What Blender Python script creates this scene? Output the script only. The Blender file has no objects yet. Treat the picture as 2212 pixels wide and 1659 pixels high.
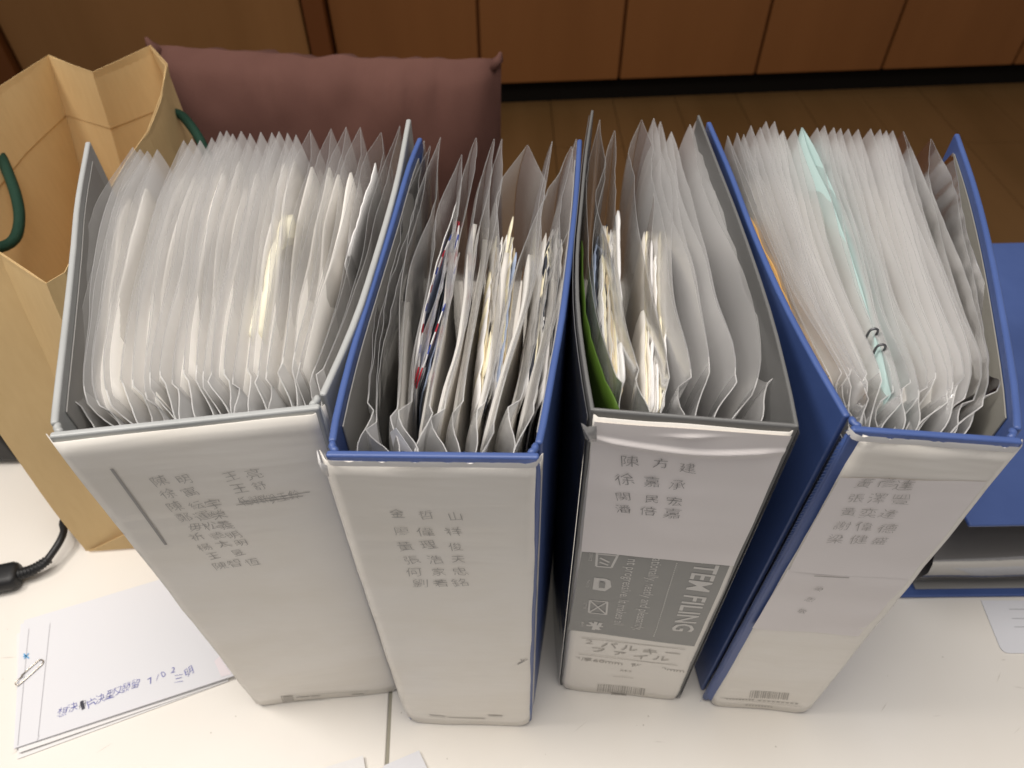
import bpy, bmesh, math, random
from mathutils import Vector, Matrix, noise
random.seed(7)
S = bpy.context.scene
C = S.collection

# ------------------------------------------------------------------ camera
F_PX, PITCH, ROLL = 1535.58, 0.8231, -0.0118
CAM = Vector((0.0, 0.0, 0.5447))
FW = Vector((0, math.cos(PITCH), -math.sin(PITCH)))
_up = Vector((0, math.sin(PITCH), math.cos(PITCH))); _rt = Vector((1, 0, 0))
RT = math.cos(ROLL)*_rt + math.sin(ROLL)*_up
UP = -math.sin(ROLL)*_rt + math.cos(ROLL)*_up
cd = bpy.data.cameras.new('camera'); cam = bpy.data.objects.new('camera', cd); C.objects.link(cam)
cam.matrix_world = Matrix(((RT.x, UP.x, -FW.x, CAM.x), (RT.y, UP.y, -FW.y, CAM.y), (RT.z, UP.z, -FW.z, CAM.z), (0, 0, 0, 1)))
cd.sensor_width = 36; cd.lens = F_PX/2212*36; cd.clip_start = 0.02; cd.clip_end = 60
cd.dof.use_dof = True; cd.dof.focus_distance = 0.37; cd.dof.aperture_fstop = 11
S.camera = cam

# ------------------------------------------------------------------ world, lamps, exposure
W = bpy.data.worlds.new('World'); S.world = W; W.use_nodes = True
bg = W.node_tree.nodes['Background']; bg.inputs[0].default_value = (1.0, 0.96, 0.95, 1); bg.inputs[1].default_value = 0.28

def lamp(name, loc, target, size, power, col):
    l = bpy.data.lights.new(name, 'AREA'); l.shape = 'DISK'; l.size = size; l.energy = power; l.color = col
    o = bpy.data.objects.new(name, l); C.objects.link(o); o.location = loc
    o.rotation_euler = (Vector(target)-Vector(loc)).to_track_quat('-Z', 'Y').to_euler()
    return o
lamp('ceiling_lamp', (-0.05, 0.20, 1.55), (0.0, 0.22, 0), 1.0, 17.5, (1.0, 0.955, 0.895))
lamp('side_lamp', (-0.75, 0.30, 1.35), (0.05, 0.25, 0.2), 0.35, 9.5, (1.0, 0.94, 0.88))
lamp('room_lamp', (0.5, -1.2, 1.7), (0, 0.3, 0), 0.8, 1.5, (1.0, 0.95, 0.95))
S.view_settings.view_transform = 'Standard'; S.view_settings.look = 'None'; S.view_settings.exposure = 0; S.view_settings.gamma = 1
S.cycles.use_denoising = True
S.cycles.transparent_max_bounces = 96; S.cycles.max_bounces = 18; S.cycles.transmission_bounces = 14; S.cycles.diffuse_bounces = 14
S.cycles.caustics_reflective = False; S.cycles.caustics_refractive = False

# ------------------------------------------------------------------ geometry helpers
def ray(px, py): return FW + RT*((px-1106)/F_PX) - UP*((py-829.5)/F_PX)
def at(px, py, z):
    d = ray(px, py); return CAM + d*((z-CAM.z)/d.z)
def aty(px, py, y):
    d = ray(px, py); return CAM + d*((y-CAM.y)/d.y)
def onplane(px, py, p, n):
    d = ray(px, py); return CAM + d*((p-CAM).dot(n)/d.dot(n))
def catmull(P, n):
    P = [Vector(p) for p in P]; out = []; m = len(P)-1
    for i in range(n):
        t = i/(n-1)*m; k = min(int(t), m-1); f = t-k
        a = P[k-1] if k > 0 else P[0]*2-P[1]; b = P[k]; c = P[k+1]; d = P[k+2] if k+2 <= m else P[m]*2-P[m-1]
        out.append(0.5*((2*b)+(c-a)*f+(2*a-5*b+4*c-d)*f*f+(3*b-a-3*c+d)*f**3))
    return out
def resample(P, n):
    Q = catmull(P, 80); L = [0]
    for a, b in zip(Q, Q[1:]): L.append(L[-1]+(b-a).length)
    out = []; j = 0
    for i in range(n):
        t = L[-1]*i/(n-1)
        while j < len(L)-2 and L[j+1] < t: j += 1
        f = (t-L[j])/max(1e-9, L[j+1]-L[j]); out.append(Q[j].lerp(Q[j+1], min(1, max(0, f))))
    return out
def link(name, V, Fc, mat, parent=None, smooth=False, mats=None, fm=None, origin=None):
    if parent is None:
        if origin is None:
            n = len(V); origin = Vector((sum(v[0] for v in V)/n, sum(v[1] for v in V)/n, min(v[2] for v in V)))
        V = [Vector(v)-origin for v in V]
    me = bpy.data.meshes.new(name); me.from_pydata([tuple(v) for v in V], [], Fc)
    for m in (mats or [mat]): me.materials.append(m)
    if fm: me.polygons.foreach_set('material_index', fm)
    if smooth: me.polygons.foreach_set('use_smooth', [True]*len(me.polygons))
    me.update()
    o = bpy.data.objects.new(name, me); C.objects.link(o)
    if parent is None: o.location = origin
    else:
        o.parent = parent
        p = parent; T = Vector((0, 0, 0))
        while p: T += p.location; p = p.parent
        o.location = (0, 0, 0)
        me.transform(Matrix.Translation(-T))
    return o
def tag(o, label, cat, group=None):
    o['label'] = label; o['category'] = cat
    if group: o['group'] = group
    return o
def empty(name, loc, label, cat, group=None):
    o = bpy.data.objects.new(name, None); C.objects.link(o); o.location = loc; o.empty_display_size = .02
    return tag(o, label, cat, group)
def struct(o): o['kind'] = 'structure'; return o
def box(V, F, p0, p1):
    a, b = p0, p1; n = len(V)
    V += [Vector((x, y, z)) for z in (a[2], b[2]) for y in (a[1], b[1]) for x in (a[0], b[0])]
    F += [tuple(n+i for i in q) for q in ((0, 2, 3, 1), (4, 5, 7, 6), (0, 1, 5, 4), (2, 6, 7, 3), (0, 4, 6, 2), (1, 3, 7, 5))]
def boxobj(name, p0, p1, mat, parent=None, bev=0):
    V, F = [], []; box(V, F, p0, p1); o = link(name, V, F, mat, parent)
    if bev: bevel(o, bev)
    return o
def bevel(o, w, seg=2, ang=40):
    m = o.modifiers.new('bevel', 'BEVEL'); m.width = w; m.segments = seg; m.limit_method = 'ANGLE'; m.angle_limit = math.radians(ang)
    o.data.polygons.foreach_set('use_smooth', [True]*len(o.data.polygons))
    w2 = o.modifiers.new('wn', 'WEIGHTED_NORMAL'); return o
def tube(P, r, seg=8, closed=False):
    V, F = [], []; n = len(P); P = [Vector(p) for p in P]; R = r if isinstance(r, (list, tuple)) else [r]*n
    ref = Vector((0.13, 0.21, 1)).normalized()
    for i, p in enumerate(P):
        t = (P[(i+1) % n if closed else min(i+1, n-1)] - P[(i-1) % n if closed else max(i-1, 0)]).normalized()
        a = t.cross(ref)
        if a.length < .05: a = t.cross(Vector((1, 0, 0)))
        a.normalize(); b = t.cross(a)
        for k in range(seg):
            w = 2*math.pi*k/seg; V.append(p + a*(R[i]*math.cos(w)) + b*(R[i]*math.sin(w)))
    for i in range(n if closed else n-1):
        for k in range(seg):
            j = (i+1) % n; F.append((i*seg+k, i*seg+(k+1) % seg, j*seg+(k+1) % seg, j*seg+k))
    if not closed:
        F.append(tuple(range(seg-1, -1, -1))); F.append(tuple((n-1)*seg+k for k in range(seg)))
    return V, F
def sheet_slab(T, B, N, th):
    """closed slab from a top polyline T and a bottom polyline B, thickened by th along N"""
    n = len(T); V = []
    for i in range(n): V += [T[i], T[i]+N[i]*th, B[i]+N[i]*th, B[i]]
    F = []
    for i in range(n-1):
        for k in range(4):
            a, b = i*4+k, i*4+(k+1) % 4; F.append((a, b, b+4, a+4))
    F += [(3, 2, 1, 0), tuple((n-1)*4+k for k in range(4))]
    return V, F
def normals2d(P, side):
    out = []
    for i in range(len(P)):
        t = P[min(i+1, len(P)-1)]-P[max(i-1, 0)]; v = Vector((t.y, -t.x, 0)).normalized(); out.append(v*side)
    return out

# ------------------------------------------------------------------ materials
def mat(name, col, rough=.5, spec=.5, coat=0, bump=None, metal=0, vary=None, coatr=.15):
    m = bpy.data.materials.new(name); m.use_nodes = True; nt = m.node_tree; p = nt.nodes['Principled BSDF']
    p.inputs['Base Color'].default_value = (*col, 1); p.inputs['Roughness'].default_value = rough
    p.inputs['Specular IOR Level'].default_value = spec; p.inputs['Metallic'].default_value = metal
    p.inputs['Coat Weight'].default_value = coat; p.inputs['Coat Roughness'].default_value = coatr
    tc = None
    if bump or vary:
        tc = nt.nodes.new('ShaderNodeTexCoord')
    if bump:      # (scale xyz, strength, distance, detail)
        mp = nt.nodes.new('ShaderNodeMapping'); mp.inputs['Scale'].default_value = bump[0]; nt.links.new(tc.outputs['Object'], mp.inputs[0])
        nz = nt.nodes.new('ShaderNodeTexNoise'); nz.inputs['Scale'].default_value = 1; nz.inputs['Detail'].default_value = bump[3]
        nt.links.new(mp.outputs[0], nz.inputs['Vector'])
        b = nt.nodes.new('ShaderNodeBump'); b.inputs['Strength'].default_value = bump[1]; b.inputs['Distance'].default_value = bump[2]
        nt.links.new(nz.outputs[0], b.inputs['Height']); nt.links.new(b.outputs[0], p.inputs['Normal'])
        if coat: nt.links.new(b.outputs[0], p.inputs['Coat Normal'])
    if vary:      # (scale xyz, second colour, lo, hi)
        mp = nt.nodes.new('ShaderNodeMapping'); mp.inputs['Scale'].default_value = vary[0]; nt.links.new(tc.outputs['Object'], mp.inputs[0])
        nz = nt.nodes.new('ShaderNodeTexNoise'); nz.inputs['Scale'].default_value = 1; nz.inputs['Detail'].default_value = 6
        nt.links.new(mp.outputs[0], nz.inputs['Vector'])
        r = nt.nodes.new('ShaderNodeMapRange'); r.inputs['From Min'].default_value = vary[2]; r.inputs['From Max'].default_value = vary[3]
        nt.links.new(nz.outputs[0], r.inputs[0])
        mx = nt.nodes.new('ShaderNodeMix'); mx.data_type = 'RGBA'; mx.inputs[6].default_value = (*col, 1); mx.inputs[7].default_value = (*vary[1], 1)
        nt.links.new(r.outputs[0], mx.inputs[0]); nt.links.new(mx.outputs[2], p.inputs['Base Color'])
    return m
def film(name, col, body, edge, gloss=.5, rough=.18, bump=0):
    """thin plastic film: a clear share, a milky scattering share (thicker at a slant) and a fresnel gloss"""
    m = bpy.data.materials.new(name); m.use_nodes = True; nt = m.node_tree; N = nt.nodes; L = nt.links; N.clear()
    out = N.new('ShaderNodeOutputMaterial'); tr = N.new('ShaderNodeBsdfTransparent'); tr.inputs[0].default_value = (.997, .996, .995, 1)
    df = N.new('ShaderNodeBsdfDiffuse'); df.inputs[0].default_value = (*col, 1)
    tl = N.new('ShaderNodeBsdfTranslucent'); tl.inputs[0].default_value = (*col, 1)
    gl = N.new('ShaderNodeBsdfGlossy'); gl.inputs['Roughness'].default_value = rough
    a = N.new('ShaderNodeMixShader'); a.inputs[0].default_value = .5; L.new(df.outputs[0], a.inputs[1]); L.new(tl.outputs[0], a.inputs[2])
    lw = N.new('ShaderNodeLayerWeight'); lw.inputs['Blend'].default_value = .35
    mr = N.new('ShaderNodeMapRange'); mr.inputs['To Min'].default_value = body; mr.inputs['To Max'].default_value = edge; L.new(lw.outputs['Facing'], mr.inputs[0])
    b = N.new('ShaderNodeMixShader'); L.new(mr.outputs[0], b.inputs[0]); L.new(tr.outputs[0], b.inputs[1]); L.new(a.outputs[0], b.inputs[2])
    fr = N.new('ShaderNodeFresnel'); fr.inputs['IOR'].default_value = 1.45
    mu = N.new('ShaderNodeMath'); mu.operation = 'MULTIPLY'; mu.inputs[1].default_value = gloss; L.new(fr.outputs[0], mu.inputs[0])
    c = N.new('ShaderNodeMixShader'); L.new(mu.outputs[0], c.inputs[0]); L.new(b.outputs[0], c.inputs[1]); L.new(gl.outputs[0], c.inputs[2])
    L.new(c.outputs[0], out.inputs[0])
    if bump:
        tc = N.new('ShaderNodeTexCoord'); mp = N.new('ShaderNodeMapping'); mp.inputs['Scale'].default_value = (60, 22, 30); L.new(tc.outputs['Object'], mp.inputs[0])
        nz = N.new('ShaderNodeTexNoise'); nz.inputs['Scale'].default_value = 1; nz.inputs['Detail'].default_value = 2; L.new(mp.outputs[0], nz.inputs['Vector'])
        bp = N.new('ShaderNodeBump'); bp.inputs['Strength'].default_value = bump; bp.inputs['Distance'].default_value = .004; L.new(nz.outputs[0], bp.inputs['Height'])
        for s in (gl, df): L.new(bp.outputs[0], s.inputs['Normal'])
    return m
M = {}
M['table'] = mat('cream_laminate', (.79, .752, .695), .42, .4, bump=((900, 900, 900), .05, .0005, 2), vary=((9, 7, 9), (.76, .715, .65), .35, .75))
M['gap'] = mat('joint_filler', (.30, .28, .22), .7)
M['steel'] = mat('leg_metal', (.35, .35, .35), .4, metal=.8)
M['blue'] = mat('blue_vinyl', (.050, .090, .255), .40, .5, bump=((500, 500, 500), .12, .0004, 4), vary=((30, 30, 12), (.058, .102, .28), .4, .7))
M['grey'] = mat('grey_vinyl', (.37, .378, .374), .42, .5, bump=((400, 400, 400), .12, .0004, 3), vary=((25, 25, 12), (.33, .338, .334), .4, .7))
M['liner_grey'] = mat('grey_lining', (.32, .31, .295), .5, .4, bump=((300, 300, 300), .1, .0003, 3))
M['liner_olive'] = mat('olive_grey_lining', (.25, .24, .21), .45, .4, bump=((200, 200, 200), .1, .0004, 3))
M['dark_pp'] = mat('dark_grey_plastic', (.12, .12, .118), .42, .5, bump=((700, 700, 700), .15, .0003, 2))
M['label'] = mat('label_paper', (.76, .725, .67), .5, .45, coat=.5, coatr=.2, bump=((6, 6, 38), .5, .004, 3), vary=((14, 14, 22), (.71, .665, .59), .42, .75))
M['label2'] = mat('plain_paper', (.76, .715, .70), .6, .35, coat=.15, coatr=.3, bump=((12, 12, 30), .25, .003, 2))
M['print_base'] = mat('printed_insert', (.75, .715, .66), .5, .45, coat=.3, coatr=.25, bump=((6, 6, 30), .25, .003, 2))
M['print_grey'] = mat('grey_print', (.235, .235, .225), .5, .4, coat=.3, coatr=.25)
M['print_white'] = mat('white_print', (.62, .60, .57), .5)
M['print_faint'] = mat('faint_print', (.42, .395, .36), .6)
M['pencil'] = mat('pencil', (.41, .395, .375), .6)
M['pencil_dark'] = mat('dark_pencil', (.25, .245, .24), .6)
M['pencil_faint'] = mat('faint_pencil', (.34, .325, .31), .6)
M['ink'] = mat('blue_ink', (.10, .11, .40), .6)
M['inkblack'] = mat('black_ink', (.05, .05, .07), .6)
M['pink'] = mat('pale_pink_print', (.78, .71, .74), .7)
M['cyan'] = mat('blue_print', (.10, .36, .66), .7)
M['greyline'] = mat('grey_line_print', (.42, .42, .44), .7)
M['paper'] = mat('white_paper', (.76, .745, .735), .7, .3, bump=((20, 20, 20), .25, .002, 2))
M['paper_lilac'] = mat('bluish_paper', (.71, .71, .74), .7, .3, bump=((20, 20, 20), .2, .002, 2))
def paper_through(name, col):
    m = mat(name, col, .8, .2); nt = m.node_tree; p = nt.nodes['Principled BSDF']; o = nt.nodes['Material Output']; t = nt.nodes.new('ShaderNodeBsdfTranslucent'); t.inputs[0].default_value = (*col, 1)
    x = nt.nodes.new('ShaderNodeMixShader'); x.inputs[0].default_value = .42; nt.links.new(p.outputs[0], x.inputs[1]); nt.links.new(t.outputs[0], x.inputs[2]); nt.links.new(x.outputs[0], o.inputs[0]); return m
M['insert'] = paper_through('filed_paper', (.90, .875, .835))
M['cream'] = mat('cream_paper', (.80, .74, .56), .75, .2)
M['pad'] = mat('pad_paper', (.72, .68, .55), .8, .2)
M['mint'] = mat('mint_card', (.36, .47, .455), .7, .2)
M['orange'] = mat('kraft_folder', (.62, .36, .13), .7, .2)
M['green'] = mat('green_card', (.07, .135, .015), .55, .4)
M['env_dark'] = mat('dark_envelope', (.03, .035, .05), .6)
M['env_blue'] = mat('blue_envelope', (.36, .43, .58), .7)
M['env_tan'] = mat('tan_envelope', (.60, .50, .34), .7)
M['env_grey'] = mat('grey_envelope', (.45, .44, .42), .7)
M['kraft'] = mat('kraft_paper', (.60, .43, .215), .66, .3, bump=((400, 400, 120), .15, .0006, 5), vary=((220, 220, 40), (.575, .405, .20), .35, .7))
M['rope'] = mat('green_cord', (.006, .036, .021), .7, .3, bump=((1500, 1500, 900), .9, .001, 1))
M['cushion'] = mat('plum_fabric', (.135, .064, .051), .85, .15, bump=((700, 700, 700), .5, .0008, 3), vary=((16, 16, 16), (.118, .055, .044), .35, .7))
M['wood'] = mat('cabinet_wood', (.28, .112, .034), .42, .35, vary=((6, 6, .6), (.235, .092, .027), .3, .7))
M['wood2'] = mat('light_wood', (.34, .16, .055), .5, .3, vary=((8, 8, .8), (.29, .135, .044), .3, .7))
M['wood3'] = mat('jamb_wood', (.17, .055, .014), .5, .3)
M['floorw'] = mat('floor_wood', (.255, .135, .050), .38, .4, vary=((7, .7, 7), (.20, .105, .036), .3, .7))
M['black'] = mat('black_plastic', (.012, .012, .013), .45, .4)
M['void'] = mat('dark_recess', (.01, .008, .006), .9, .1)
M['metal'] = mat('clip_wire', (.62, .55, .47), .25, .5, metal=1)
M['wire'] = mat('dark_wire', (.16, .16, .17), .35, .5, metal=.9)
M['milky'] = film('milky_film', (.99, .98, .975), .11, .32, .6, .2)
M['milkier'] = film('matte_film', (.99, .98, .975), .20, .58, .45, .3)
M['clear'] = film('clear_film', (.96, .95, .945), .06, .24, .9, .12, .35)
M['crisp'] = film('glossy_film', (.84, .83, .81), .05, .28, 1.0, .06, .6)
M['strip'] = film('binding_strip', (.99, .985, .98), .40, .66, .7, .2)
M['rim'] = film('film_edge', (.97, .96, .95), .6, .8, .6, .2)
M['tape'] = film('clear_tape', (.85, .84, .83), .3, .6, .9, .15, .5)
def airmail():
    m = mat('airmail_envelope', (.76, .76, .78), .7); nt = m.node_tree; N = nt.nodes; L = nt.links
    tc = N.new('ShaderNodeTexCoord'); sx = N.new('ShaderNodeSeparateXYZ'); L.new(tc.outputs['Object'], sx.inputs[0])
    ad = N.new('ShaderNodeMath'); ad.operation = 'MULTIPLY_ADD'; L.new(sx.outputs[1], ad.inputs[0]); ad.inputs[1].default_value = 30; L.new(sx.outputs[2], ad.inputs[2])
    fr = N.new('ShaderNodeMath'); fr.operation = 'FRACT'; L.new(ad.outputs[0], fr.inputs[0])
    cr = N.new('ShaderNodeValToRGB'); cr.color_ramp.interpolation = 'CONSTANT'; L.new(fr.outputs[0], cr.inputs[0])
    e = cr.color_ramp.elements; e[0].color = (.45, .02, .04, 1); e[1].position = .20; e[1].color = (.78, .77, .78, 1)
    for p, c in ((.5, (.04, .07, .36, 1)), (.70, (.78, .77, .78, 1))):
        q = e.new(p); q.color = c
    gt = N.new('ShaderNodeMath'); gt.operation = 'GREATER_THAN'; L.new(sx.outputs[2], gt.inputs[0]); gt.inputs[1].default_value = .099
    mx = N.new('ShaderNodeMix'); mx.data_type = 'RGBA'; L.new(gt.outputs[0], mx.inputs[0]); mx.inputs[6].default_value = (.76, .76, .78, 1); L.new(cr.outputs[0], mx.inputs[7])
    L.new(mx.outputs[2], N['Principled BSDF'].inputs['Base Color']); return m
M['airmail'] = airmail()

# ------------------------------------------------------------------ glyph cache (built-in font)
GL = {}
def glyphs(strings, thin=0.0):
    made = []
    for s in strings:
        if s in GL: continue
        cu = bpy.data.curves.new('glyph', 'FONT'); cu.body = s; cu.size = 1; cu.align_x = 'CENTER'; cu.align_y = 'CENTER'; cu.resolution_u = 2; cu.offset = thin
        o = bpy.data.objects.new('glyph', cu); C.objects.link(o); made.append((s, o)); GL[s] = None
    bpy.context.view_layer.update(); dg = bpy.context.evaluated_depsgraph_get()
    for s, o in made:
        me = bpy.data.meshes.new_from_object(o.evaluated_get(dg))
        V = [v.co.copy() for v in me.vertices]; F = [tuple(p.vertices) for p in me.polygons]
        if V:
            cx = (min(v.x for v in V)+max(v.x for v in V))/2; cy = (min(v.y for v in V)+max(v.y for v in V))/2
            V = [Vector((v.x-cx, v.y-cy, 0)) for v in V]
        GL[s] = (V, F); bpy.data.meshes.remove(me); cu = o.data; bpy.data.objects.remove(o); bpy.data.curves.remove(cu)
def put(V, F, s, pos, U, Vv, size, rot=0, hand=0.0, thin=1.0, aspect=1.0):
    gv, gf = GL[s]; n = len(V); ca, sa = math.cos(rot), math.sin(rot); sh = random.uniform(-.2, .1)*hand; sd = random.random()*50
    for v in gv:
        x, y = v.x*aspect, v.y
        if hand:
            x += sh*y; q = noise.noise_vector(Vector((v.x*2.2+sd, v.y*2.2, sd)))
            x += q.x*.09*hand; y += q.y*.09*hand + x*.08*hand
        X, Y = (x*ca-y*sa)*size, (x*sa+y*ca)*size; V.append(pos + U*X + Vv*Y)
    F += [tuple(n+i for i in f) for f in gf]
def strokes(V, F, pos, U, Vv, size, count, rng):
    """a few loose pen strokes"""
    pass

# ------------------------------------------------------------------ room
floor = struct(boxobj('floor', (-4, -.8, -.80), (5, 5, -.733), M['void']))
x = -3.2; i = 0
while x < 4.6:
    w = .24; ys = -0.6 - (i % 3)*.35
    for j in range(5):
        y0, y1 = ys+j*1.2, ys+(j+1)*1.2
        if y1 > 1.2 and y0 < 2.9 and -1.2 < x < 3.2:
            o = boxobj('plank', (x+.0012, max(y0, -.6)+.0012, -.733), (x+w-.0012, min(y1, 3.2)-.0012, -.72+random.uniform(-.0004, .0004)), M['floorw'], floor)
    x += w; i += 1
# cabinet run along the far wall (slightly turned)
A = at(1085, 181, -.62); B = at(2212, 139, -.62); ux = (B-A); ux.z = 0; ux.normalize(); uy = Vector((-ux.y, ux.x, 0))
def run(p, a0, a1, d0, d1, z0, z1, name, m, parent, bev=0):
    V = [p*1.0 + ux*a + uy*d + Vector((0, 0, z-p.z)) for z in (z0, z1) for d in (d0, d1) for a in (a0, a1)]
    o = link(name, V, [(0, 2, 3, 1), (4, 5, 7, 6), (0, 1, 5, 4), (2, 6, 7, 3), (0, 4, 6, 2), (1, 3, 7, 5)], m, parent)
    if bev: bevel(o, bev)
    return o
cab = empty('cabinet', A, 'long dark wood cabinet of plain doors standing at the far end of the room', 'cabinet')
joints = []
for px, py in ((1035, 100), (1338, 160), (1634, 150), (1910, 135), (2196, 125)):
    q = onplane(px, py, A, uy); joints.append((q-A).dot(ux))
st = (joints[3]-joints[0])/3
edges = [joints[0]-st*1.02] + joints + [joints[-1]+st, joints[-1]+2*st]
# left limit of the run: dark jamb
jl = (onplane(715, 60, A, uy)-A).dot(ux); edges[0] = jl
for a0, a1 in zip(edges, edges[1:]):
    run(A, a0+.005, a1-.005, 0, .022, -.62, .9, 'door_panel', M['wood'], cab, .004)
run(A, edges[0], edges[-1], .024, .5, -.62, .9, 'carcass', M['wood3'], cab)
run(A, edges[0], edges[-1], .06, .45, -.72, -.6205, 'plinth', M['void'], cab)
door = empty('wooden_door', A+ux*(jl-.5), 'lighter brown wooden door with dark frame to the left of the cabinet', 'door')
j0 = (onplane(668, 60, A, uy)-A).dot(ux)
run(A, j0, jl-.004, -.05, .3, -.72, 1.0, 'door_frame', M['wood3'], door, .004)
jq = (onplane(10, 60, A, uy)-A).dot(ux)
run(A, jq, j0-.012, -.02, .02, -.715, 1.0, 'door_leaf', M['wood2'], door, .004)
run(A, jq-.10, jq-.012, -.05, .3, -.72, 1.0, 'door_frame', M['wood3'], door, .004)
run(A, jq-1.2, jq-.11, 0, .05, -.72, 1.0, 'side_panel', M['wood2'], door, .004)
struct(run(A, -4.5, 4.5, .52, .6, -.72, 1.6, 'wall', M['wood2'], None))

# ------------------------------------------------------------------ table
tb = empty('table', (0, .2, 0), 'cream laminate table with a thin joint running across its top', 'table')
s0 = at(843, 1500, 0); s1 = at(835, 1659, 0)
def slab(px_, name):
    V = [Vector((a, b, c)) for c in (-.028, 0) for a, b in px_]; n = len(px_)
    F = [tuple(range(n-1, -1, -1)), tuple(range(n, 2*n))]+[(i, (i+1) % n, n+(i+1) % n, n+i) for i in range(n)]
    o = link(name, V, F, M['table'], tb); bevel(o, .0012); return o
def sx(y, d): return s0.x + (s1.x-s0.x)*(y-s0.y)/(s1.y-s0.y) + d
slab([(-1.0, .0), (sx(.0, -.0012), .0), (sx(.676, -.0012), .676), (-1.0, .676)], 'tabletop')
slab([(sx(.0, .0012), .0), (.95, .0), (.95, .676), (sx(.676, .0012), .676)], 'tabletop')
V, F = [], []
for a in (-1, 1):
    pass
o = link('joint_strip', [Vector((sx(y, d), y, z)) for z in (-.027, -.0012) for y in (.001, .675) for d in (-.0011, .0011)], [(0, 2, 3, 1), (4, 5, 7, 6), (0, 1, 5, 4), (2, 6, 7, 3), (0, 4, 6, 2), (1, 3, 7, 5)], M['gap'], tb)
for a in (-.93, .88):
    for b in (.05, .63): boxobj('leg', (a-.02, b-.02, -.72), (a+.02, b+.02, -.0285), M['steel'], tb, .003)

rs = random.Random(4); V, F = [], []
for i in range(26):
    x_, y_ = rs.choice(((rs.uniform(.22, .42), rs.uniform(.15, .25)), (rs.uniform(-.42, -.1), rs.uniform(.13, .30)), (rs.uniform(-.05, .4), rs.uniform(.13, .17)))); a_ = rs.uniform(-.5, .9); L_ = rs.uniform(.003, .016); w_ = rs.uniform(.00012, .0003)
    d_ = Vector((math.cos(a_), math.sin(a_), 0)); n_ = Vector((-d_.y, d_.x, 0))*w_; p_ = Vector((x_, y_, .00012)); n0 = len(V)
    V += [p_-d_*L_/2, p_-n_, p_+d_*L_/2, p_+n_]; F.append((n0, n0+1, n0+2, n0+3))
for i in range(22):
    x_, y_, r_ = rs.uniform(-.42, .42), rs.uniform(.13, .25), rs.uniform(.0003, .0007); n0 = len(V)
    V += [Vector((x_+r_*math.cos(t*math.pi/3)*rs.uniform(.7, 1.2), y_+r_*math.sin(t*math.pi/3), .00012)) for t in range(6)]; F.append(tuple(range(n0, n0+6)))
sc_ = link('scuff_marks', V, F, mat('scuff', (.56, .52, .46), .6), tb)
sc_['kind'] = 'stuff'

# ------------------------------------------------------------------ cushion behind the table
def cushion():
    cx = aty(700, 108, .86); tl = aty(318, 92, .88); tr = aty(1083, 124, .86)
    Ux = (tr-tl); wid = Ux.length; Ux.normalize(); hgt = .46; Uz = Vector((0, .10, -1)).normalized(); Nn = Ux.cross(Uz).normalized()
    n, m = 48, 40; V, F = [], []
    for side in (1, -1):
        for j in range(m+1):
            for i in range(n+1):
                u, v = i/n*2-1, j/m*2-1
                e = max(0, (1-u**4)*(1-v**4)); t = .055*e**.5
                pin_x = (1-abs(v)**1)*0; iu = u*(1-.018*(1-v*v)); iv = v*(1-.035*(1-u*u))
                P = tl + Ux*(iu+1)/2*wid + Uz*((iv+1)/2*hgt)
                edge = max(abs(u), abs(v))
                wr = noise.noise(Vector((u*5, v*3, 3.1)))*.004 + (noise.noise(Vector((u*13, v*2.2, side)))*.012*max(0, edge-.7)*3.3)*(1 if edge < .995 else 0)
                V.append(P + Nn*(side*(t+wr*(e > 0))) + Uz*(noise.noise(Vector((u*6, v*2, 0)))*.005))
    k = (n+1)*(m+1)
    for s in (0, 1):
        for j in range(m):
            for i in range(n):
                a = s*k+j*(n+1)+i; q = (a, a+1, a+n+2, a+n+1); F.append(q if s == 0 else q[::-1])
    o = link('cushion', V, F, M['cushion'], smooth=True)
    P = []
    for a_, b_ in ((0, 0), (n, 0), (n, m), (0, m)): P.append(o.location+o.data.vertices[b_*(n+1)+a_].co)
    for p, dx in ((P[0], -1), (P[1], 1)):
        Vs, Fs = tube([p-Ux*dx*.012+Uz*.012, p-Ux*dx*.002+Uz*.002, p-Ux*dx*.001-Uz*.006], [.008, .005, .002], 8); link('corner_ear', Vs, Fs, M['cushion'], o, True)
    tag(o, 'plum brown fabric cushion with pointed corners standing behind the table', 'cushion')
cushion()

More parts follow.
